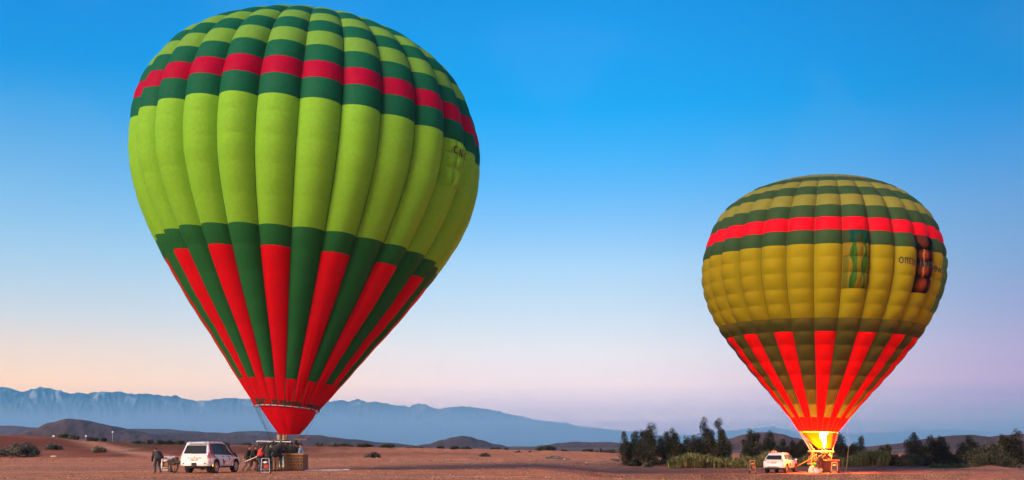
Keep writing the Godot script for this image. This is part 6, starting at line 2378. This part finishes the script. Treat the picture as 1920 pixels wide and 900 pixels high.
func make_small_things() -> void:
	# white markers far off on the hill foot, a flat rock, logs, a dark bundle
	var white := paint(0.8, 0.8, 0.82, 0.7)
	for q in [[100.0, 818.0, 260.0, "white board leaning on the brow at the far left"], [161.0, 817.5, 300.0, "tiny white board between the skyline shrubs"], [211.0, 810.0, 330.0, "white board on a thin post below the pointed hill"]]:
		var where := at(q[0], q[1], q[2])
		var gy := ground_y(where.x, q[2])
		var o := thing("marker_board", Vector3(where.x, gy, where.z), 0.3)
		tag(o, q[3], "sign", "white boards on the slope")
		var h: float = where.y - gy
		var pg := Geo.new()
		pg.bar(Vector3(0, -0.3, 0), Vector3(0, h, 0), 0.04)
		part("post", pg.mesh(), paint(0.4, 0.38, 0.36, 0.8), o)
		var bg := Geo.new()
		bg.box(Vector3(0, h, 0.06), Vector3(0.42, 0.3, 0.05), Basis(Vector3(0, 0, 1), 0.5))
		part("board", bg.mesh(), white, o)
	var rock := paint(0.12, 0.09, 0.085, 0.95)
	for q in [[240.0, 842.5, 0.5, 0.13, 168.0, "flat dark rock on the pale path of the red slope"], [101.0, 849.0, 0.4, 0.12, 152.0, "pale flat rock below the middle-sized grey shrub"], [1500.0 - 1000.0 + 412.0, 858.0, 0.5, 0.1, 160.0, "dark stone left of the small grey tuft on the plain"]]:
		var g := Geo.new()
		g.blob(Vector3.ZERO, Vector3(q[2], q[3], q[2] * 0.6), 0.18, rng)
		var o := part("rock", g.mesh(30.0), rock if q[0] != 101.0 else paint(0.45, 0.3, 0.25, 0.95))
		o.position = spot_on(q[0], q[4], 0.04)
		tag(o, q[5], "rock", "single rocks on the plain")
	var teal := paint(0.03, 0.045, 0.042, 0.9)
	for q in [[1026.0, 1068.0, 148.0, 0.14, "long dark log lying on the plain left of the trees"], [1033.0, 1060.0, 158.0, 0.07, "thin dark branch lying behind the long log"]]:
		var g := Geo.new()
		var a := spot_on(q[0], q[2], 0.08)
		var b := spot_on(q[1], q[2] - 5.0, 0.02)
		var pts := PackedVector3Array()
		for n in 8:
			pts.append(a.lerp(b, n / 7.0) + Vector3(0, 0.05 * sin(n * 2.1), 0.06 * sin(n * 1.3)))
		g.tube(pts, PackedFloat32Array([q[3] * 1.3, q[3], q[3] * 1.1, q[3] * 0.9, q[3], q[3] * 0.8, q[3] * 0.7, q[3] * 0.4]), 7)
		tag(part("log", g.mesh(50.0), teal), q[4], "log")
	var bd := Geo.new()
	for n in 4:
		bd.blob(Vector3(n * 0.2 - 0.3, 0.12 - 0.02 * n, 0.05 * n), Vector3(0.24, 0.17, 0.2), 0.15, rng)
	var bo := part("dark_bundle", bd.mesh(60.0), teal)
	bo.position = spot_on(1153.0, 134.0, 0.05)
	tag(bo, "dark teal bundle on the ground at the left edge of the tree group", "bundle")
	# red earth mound under the large olive bush
	var mg := Geo.new()
	mg.grid(24, 10, func(u: float, v: float) -> Vector3:
		var x := lerpf(39.8, 46.0, u)
		var d := lerpf(106.5, 113.5, v)
		var m := pow(sin(PI * u), 1.4) * sin(PI * v)
		return Vector3(x, ground_y(x, d) - 0.06 + 0.38 * m * (0.85 + 0.3 * fine.get_noise_2d(x * 1.5, d * 1.5)), -d))
	tag(part("earth_mound", mg.smooth_mesh(), paint(0.38, 0.13, 0.055, 0.95)), "low mound of red earth under the large olive bush", "", "", "structure")
	# loose stones and clods over the clearing, and rubble along its far edge
	var pebble := Geo.new()
	pebble.blob(Vector3.ZERO, Vector3(1.0, 0.6, 0.8), 0.2, rng)
	var pm := pebble.mesh(35.0)
	var mat := tinted(0.95)
	pm.surface_set_material(0, mat)
	var places := []
	var tones := []
	for i in 26000:
		var d := 60.0 + 150.0 * pow(rng.randf(), 1.6)
		var px := rng.randf_range(-60.0, 1980.0)
		var x := (px - 960.0) / FOCAL * d
		if absf(x - 22.0) < 9.0 and absf(d - 103.0) < 6.0:
			continue
		var r := 0.012 + 0.058 * pow(rng.randf(), 6.0)
		if d > 122.0 and d < 146.0:
			r *= rng.randf_range(1.0, 2.6)
		places.append(Transform3D(Basis(Vector3.UP, rng.randf() * TAU).scaled(Vector3.ONE * r), Vector3(x, ground_y(x, d) + r * 0.2, -d)))
		var t := rng.randf()
		tones.append(Color(0.42, 0.21, 0.13).lerp(Color(0.09, 0.05, 0.04), t) if rng.randf() < 0.985 else Color(0.45, 0.36, 0.31))
	var mm := MultiMesh.new()
	mm.transform_format = MultiMesh.TRANSFORM_3D
	mm.use_colors = true
	mm.mesh = pm
	mm.instance_count = places.size()
	for i in places.size():
		mm.set_instance_transform(i, places[i])
		mm.set_instance_color(i, tones[i])
	var mi := MultiMeshInstance3D.new()
	mi.name = "gravel"
	mi.multimesh = mm
	add_child(mi)
	tag(mi, "loose stones and clods scattered over the red dirt", "gravel", "", "stuff")
